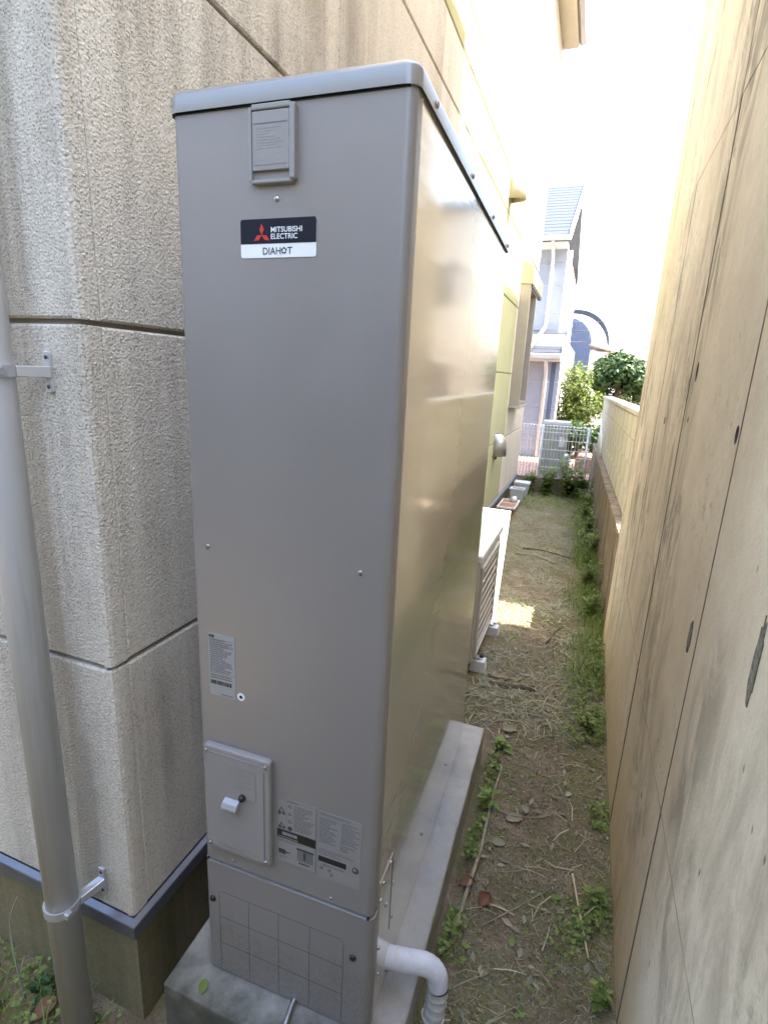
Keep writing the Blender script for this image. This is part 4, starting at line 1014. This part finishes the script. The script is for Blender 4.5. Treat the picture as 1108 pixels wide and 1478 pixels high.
for _ in range(700):                                   # far end by the fence and the house wall
    y = rnd.uniform(6.6, 7.85); x = rnd.uniform(-.1, .9); clover(x, y, rnd.uniform(.01, .08), rnd.uniform(.015, .03))
n_ = 0
while n_ < 4200:
    y = rnd.uniform(1.6, 7.8); rr = rx_right(y); x = rr - abs(rnd.gauss(0, .10)) - .005
    if n3(x*2.5, y*1.8, 51) < -.05: continue
    n_ += 1; blade(m4, x, y, gz(x, y), rnd.uniform(.04, .12 + .10*sstep(2.5, 5, y)), rnd.uniform(.0018, .0042), rnd.uniform(0, 6.28), rnd.uniform(.1, .9))
for _ in range(260):
    x = rnd.uniform(-1.0, -.32); y = -.05 - abs(rnd.gauss(0, .15)); blade(m4, x, y, gz(x, y), rnd.uniform(.03, .12), rnd.uniform(.0012, .003), rnd.uniform(0, 6.28), rnd.uniform(.2, .9))
tag(m4.build('ground_cover', 'leaf_weed'), 'low green weeds and moss creeping along the foot of the walls', 'weeds', kind='stuff')

def weed(x, y, h, nst, leaf, label, grp='taller weeds in the alley', mat='leaf_weed', flowers=0):
    z = gz(x, y); t_ = thing('weed_plant', label, 'weed', (x, y, z), 0, grp)
    st, lv = MB(), MB(); tips = []
    for _ in range(nst):
        a = rnd.uniform(0, 6.28); ln = h*rnd.uniform(.6, 1.05); sp2 = rnd.uniform(.05, .55 if y > 2 else .3)*ln
        P_ = [Vector((sp2*t_k**1.5*math.cos(a) + rnd.gauss(0,.004), sp2*t_k**1.5*math.sin(a) + rnd.gauss(0,.004), ln*t_k)) for t_k in (0, .25, .5, .75, 1)]
        st.tube(P_, [.0032, .0028, .0024, .0018, .001], 5); tips.append(P_[-1])
        m_ = max(8, int(ln/.011))
        for k in range(m_):
            t_k = .12 + .88*k/m_; i = min(3, int(t_k*4)); p = P_[i].lerp(P_[i+1], t_k*4-i); b_ = rnd.uniform(0, 6.28)
            s = leaf*rnd.uniform(.7, 1.4)*(1.2-.5*t_k); d = Vector((math.cos(b_), math.sin(b_), rnd.uniform(-.1, .6))).normalized(); v = d.cross(Vector((0,0,1))).normalized()
            lv.add([p, p + d*s*.5 + v*s*.27, p + d*s + Vector((0,0,-s*.15)), p + d*s*.5 - v*s*.27], [(0,1,2,3)])
    st.build('stem', 'leaf_weed', t_); lv.build('foliage', mat, t_)
    if flowers:
        fl = MB()
        for tp_ in tips:
            for _ in range(flowers):
                p = tp_ + Vector((rnd.gauss(0,.025), rnd.gauss(0,.025), rnd.gauss(0,.02)))
                fl.add([p + Vector((.009*math.cos(a), .009*math.sin(a), .001*k)) for k, a in enumerate([i*1.047 for i in range(6)])], [(0,1,2,3,4,5)])
        fl.build('flowers', 'petal', t_)['kind'] = 'stuff'
weed(.94, 4.35, .50, 3, .035, 'tall thin weed topped with tiny white flowers by the brown base wall', flowers=7)
spots = [(.62, 7.72, .42, 7, .05, 'bushy tall weed directly in front of the mesh fence centre'),
         (.28, 7.70, .34, 5, .05, 'leafy weed in front of the fence below the utility cabinet'),
         (.02, 7.72, .26, 4, .05, 'shorter weed at the fence next to the house wall'),
         (.82, 7.55, .36, 6, .05, 'weed clump where the fence meets the base wall'),
         (.92, 6.75, .32, 6, .05, 'weed clump leaning on the base wall in front of the fence corner'),
         (.90, 6.10, .30, 6, .045, 'dense green weed beside the base wall halfway to the fence'),
         (.93, 5.35, .30, 7, .045, 'dense weed beside the base wall just behind the white-flowered one'),
         (.97, 4.75, .30, 6, .045, 'green weed right at the foot of the base wall by the white flowers'),
         (.95, 3.80, .24, 6, .04, 'feathery weed in front of the white-flowered one'),
         (.97, 3.25, .18, 5, .04, 'low feathery weed at the far end of the tall concrete wall'),
         (.99, 2.55, .13, 5, .035, 'small weed at the concrete wall opposite the heat pump'),
         (.97, 1.72, .09, 4, .05, 'broad-leaved weed at the concrete wall opposite the slab end'),
         (1.00, .72, .07, 4, .045, 'small round-leaved weed at the foot of the concrete wall by the straw stalk'),
         (1.02, .40, .10, 6, .03, 'feathery weed at the foot of the concrete wall nearest the viewer'),
         (-.08, 5.55, .14, 4, .04, 'weed sprouting at the house foundation in front of the planter tray'),
         (.60, 1.05, .07, 2, .06, 'leafy weed growing against the long edge of the slab'),
         (.585, 1.42, .05, 3, .05, 'flat weed by the far corner of the slab'),
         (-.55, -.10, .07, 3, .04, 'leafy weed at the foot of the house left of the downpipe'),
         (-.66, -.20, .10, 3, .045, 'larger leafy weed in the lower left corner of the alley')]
for x_, y_, h_w, n_w, l_w, lb_ in spots: weed(x_, y_, h_w*(1.5 if y_ > 7 else 1.2 if y_ > 3 else 1), n_w*(2 if y_ > 3 else 1), l_w*(1.7 if y_ > 7 else 1.3 if y_ > 3 else 1), lb_, mat='leaf_dark' if x_ < -.3 else 'leaf_weed')  # weeds at far left get darker leaves in place of shade
b = MB(); pth = curve([(-.60, -.12, -.31), (-.60, -.13, -.18), (-.615, -.12, -.02), (-.60, -.10, .06)], 6); b.tube(pth, [.0028 - .0018*i/len(pth) for i in range(len(pth))], 5)
tag(b.build('dry_stem', 'sage'), 'single thin upright stem in front of the left foundation', 'stem')

# sticks, stalks and single leaves
def stick(name, mat, pts, r, label, cat='stick', grp=None):
    pp = curve([(x, y, gz(x, y) + dz) for x, y, dz in pts], 6); n__ = len(pp)
    tag(MB().tube(pp, [r*(1-.45*i/n__)*(1+.12*n3(i*.7, r*99)) for i in range(n__)], 7).build(name, mat), label, cat, grp)
stick('dead_branch', 'twig', [(.582, .455, .012), (.593, .62, .015), (.603, .80, .014), (.598, 1.0, .012), (.605, 1.28, .008)], .0085, 'long pale dead branch lying alongside the slab edge')
stick('straw_stalk', 'straw_stalk', [(.930, .82, .010), (.955, .68, .012), (.985, .525, .008)], .0042, 'golden straw stalk lying near the concrete wall')
stick('straw_stalk', 'straw_stalk', [(.66, .60, .008), (.71, .602, .010), (.755, .592, .007)], .0038, 'short cut straw stalk next to the brown leaf')
stick('twig', 'twig', [(.62, 1.02, .008), (.70, 1.01, .012), (.80, 1.05, .012), (.86, 1.10, .008)], .003, 'thin twig lying crossways beyond the slab middle', 'twig')
stick('twig', 'twig', [(.66, .52, .006), (.76, .62, .012), (.86, .74, .006)], .0022, 'fine curved twig lying in front of the brown leaf', 'twig')
stick('twig', 'bark', [(.70, 2.62, .008), (.745, 2.78, .02), (.79, 2.93, .01)], .006, 'dark bare twig near the sunlit patch', 'twig')
stick('twig', 'twig', [(.25, 4.5, .012), (.45, 4.44, .03), (.66, 4.36, .012)], .010, 'pale stick lying across the alley beyond the heat pump', 'twig')
stick('twig', 'bark', [(.30, 4.72, .012), (.50, 4.70, .02), (.82, 4.60, .012)], .008, 'dark stick lying behind the pale one across the alley', 'twig')
def bark(x, y, ln, wd, az, mat, label):
    mb = MB(); d = Vector((math.cos(az), math.sin(az), 0)); s = Vector((-d.y, d.x, 0)); vs = []; nn_ = 7
    for i in range(nn_+1):
        t_ = i/nn_; ww = wd*(.35 + .65*math.sin(math.pi*min(1, t_*.9+.08)))
        for j in range(5):
            q = (j-2)/2; p = Vector((x, y, 0)) + d*(t_-.5)*ln + s*q*ww; vs.append((p.x, p.y, gz(p.x, p.y) + .006 + .016*(1-q*q) + .003*n3(i*.8, j*1.3)))
    fs = [(i*5+j, i*5+j+1, (i+1)*5+j+1, (i+1)*5+j) for i in range(nn_) for j in range(4)]
    o = mb.add(vs, fs, True).build('bark_piece', mat); so_ = o.modifiers.new('s', 'SOLIDIFY'); so_.thickness = .004
    tag(o, label, 'bark', 'pieces of bark on the soil')
bark(.555, 1.98, .26, .022, .12, 'bark', 'dark curved bark piece lying across the soil past the slab')
bark(.50, 2.06, .20, .016, .0, 'twig', 'paler bark strip lying just behind the dark bark piece')
def leaf(x, y, ln, az, mat, label, tilt=.3, curl=.5, z0=None):
    vs = []; d = Vector((math.cos(az), math.sin(az), 0)); s = Vector((-d.y, d.x, 0)); n__ = 7
    for i in range(n__+1):
        t_ = i/n__; ww = ln*.30*math.sin(math.pi*t_)**.8 + .0006
        for j in range(5):
            q = (j-2)/2; p = Vector((x, y, 0)) + d*(t_-.5)*ln*(1-.25*curl*abs(q)) + s*q*ww
            vs.append((p.x, p.y, (gz(x, y) if z0 is None else z0) + .006 + ln*.20*tilt*t_ + ln*.30*curl*q*q*(.4+.6*math.sin(math.pi*t_)) + .05*ln*n3(i*.9, j*.9, x*9)))
    fs = [(i*5+j, i*5+j+1, (i+1)*5+j+1, (i+1)*5+j) for i in range(n__) for j in range(4)]
    o = MB().add(vs, fs, True).build('fallen_leaf', mat); tag(o, label, 'leaf', 'fallen leaves')
leaf(.655, .60, .075, 1.2, 'leaf_brown', 'curled reddish-brown fallen leaf on the soil beside the dead branch', .6, 1.0)
leaf(.585, .63, .07, .5, 'leaf_brown', 'pale pinkish withered leaf tucked against the slab edge', .8, .9)
leaf(.545, -.0, .05, .5, 'leaf_brown', 'small brown leaf near the slab front corner')
leaf(.90, 1.22, .04, .7, 'straw_stalk', 'small pale tan leaf lying near the concrete wall', .8, .9)
leaf(.735, 1.07, .05, 1.9, 'leaf_litter', 'greyish upright leaf by the crossways twig', .5, .4)
leaf(.66, .86, .06, .3, 'leaf_litter', 'round grey-green leaf on bare soil near the branch', .2, .3)
leaf(.70, 1.00, .08, .6, 'leaf_litter', 'dull green flat leaf just in front of the crossways twig', .2, .3)
leaf(.76, .50, .035, 1.6, 'leaf_weed', 'small fresh green leaf on the dark soil', .2, .3)
leaf(.60, 1.58, .09, .3, 'leaf_litter', 'large grey-green leaf lying behind the slab corner', .3, .3)
leaf(.93, 1.66, .08, 2.2, 'leaf_weed', 'broad green leaf flat on the ground by the concrete wall', .2, .2)
leaf(-.50, -.13, .09, 1.2, 'leaf_brown', 'curled brown dead leaf behind the downpipe foot', .9, .9)
leaf(.02, -.055, .04, 2.0, 'leaf_weed', 'small green leaf lying on the front of the slab', .1, .2, -.003)
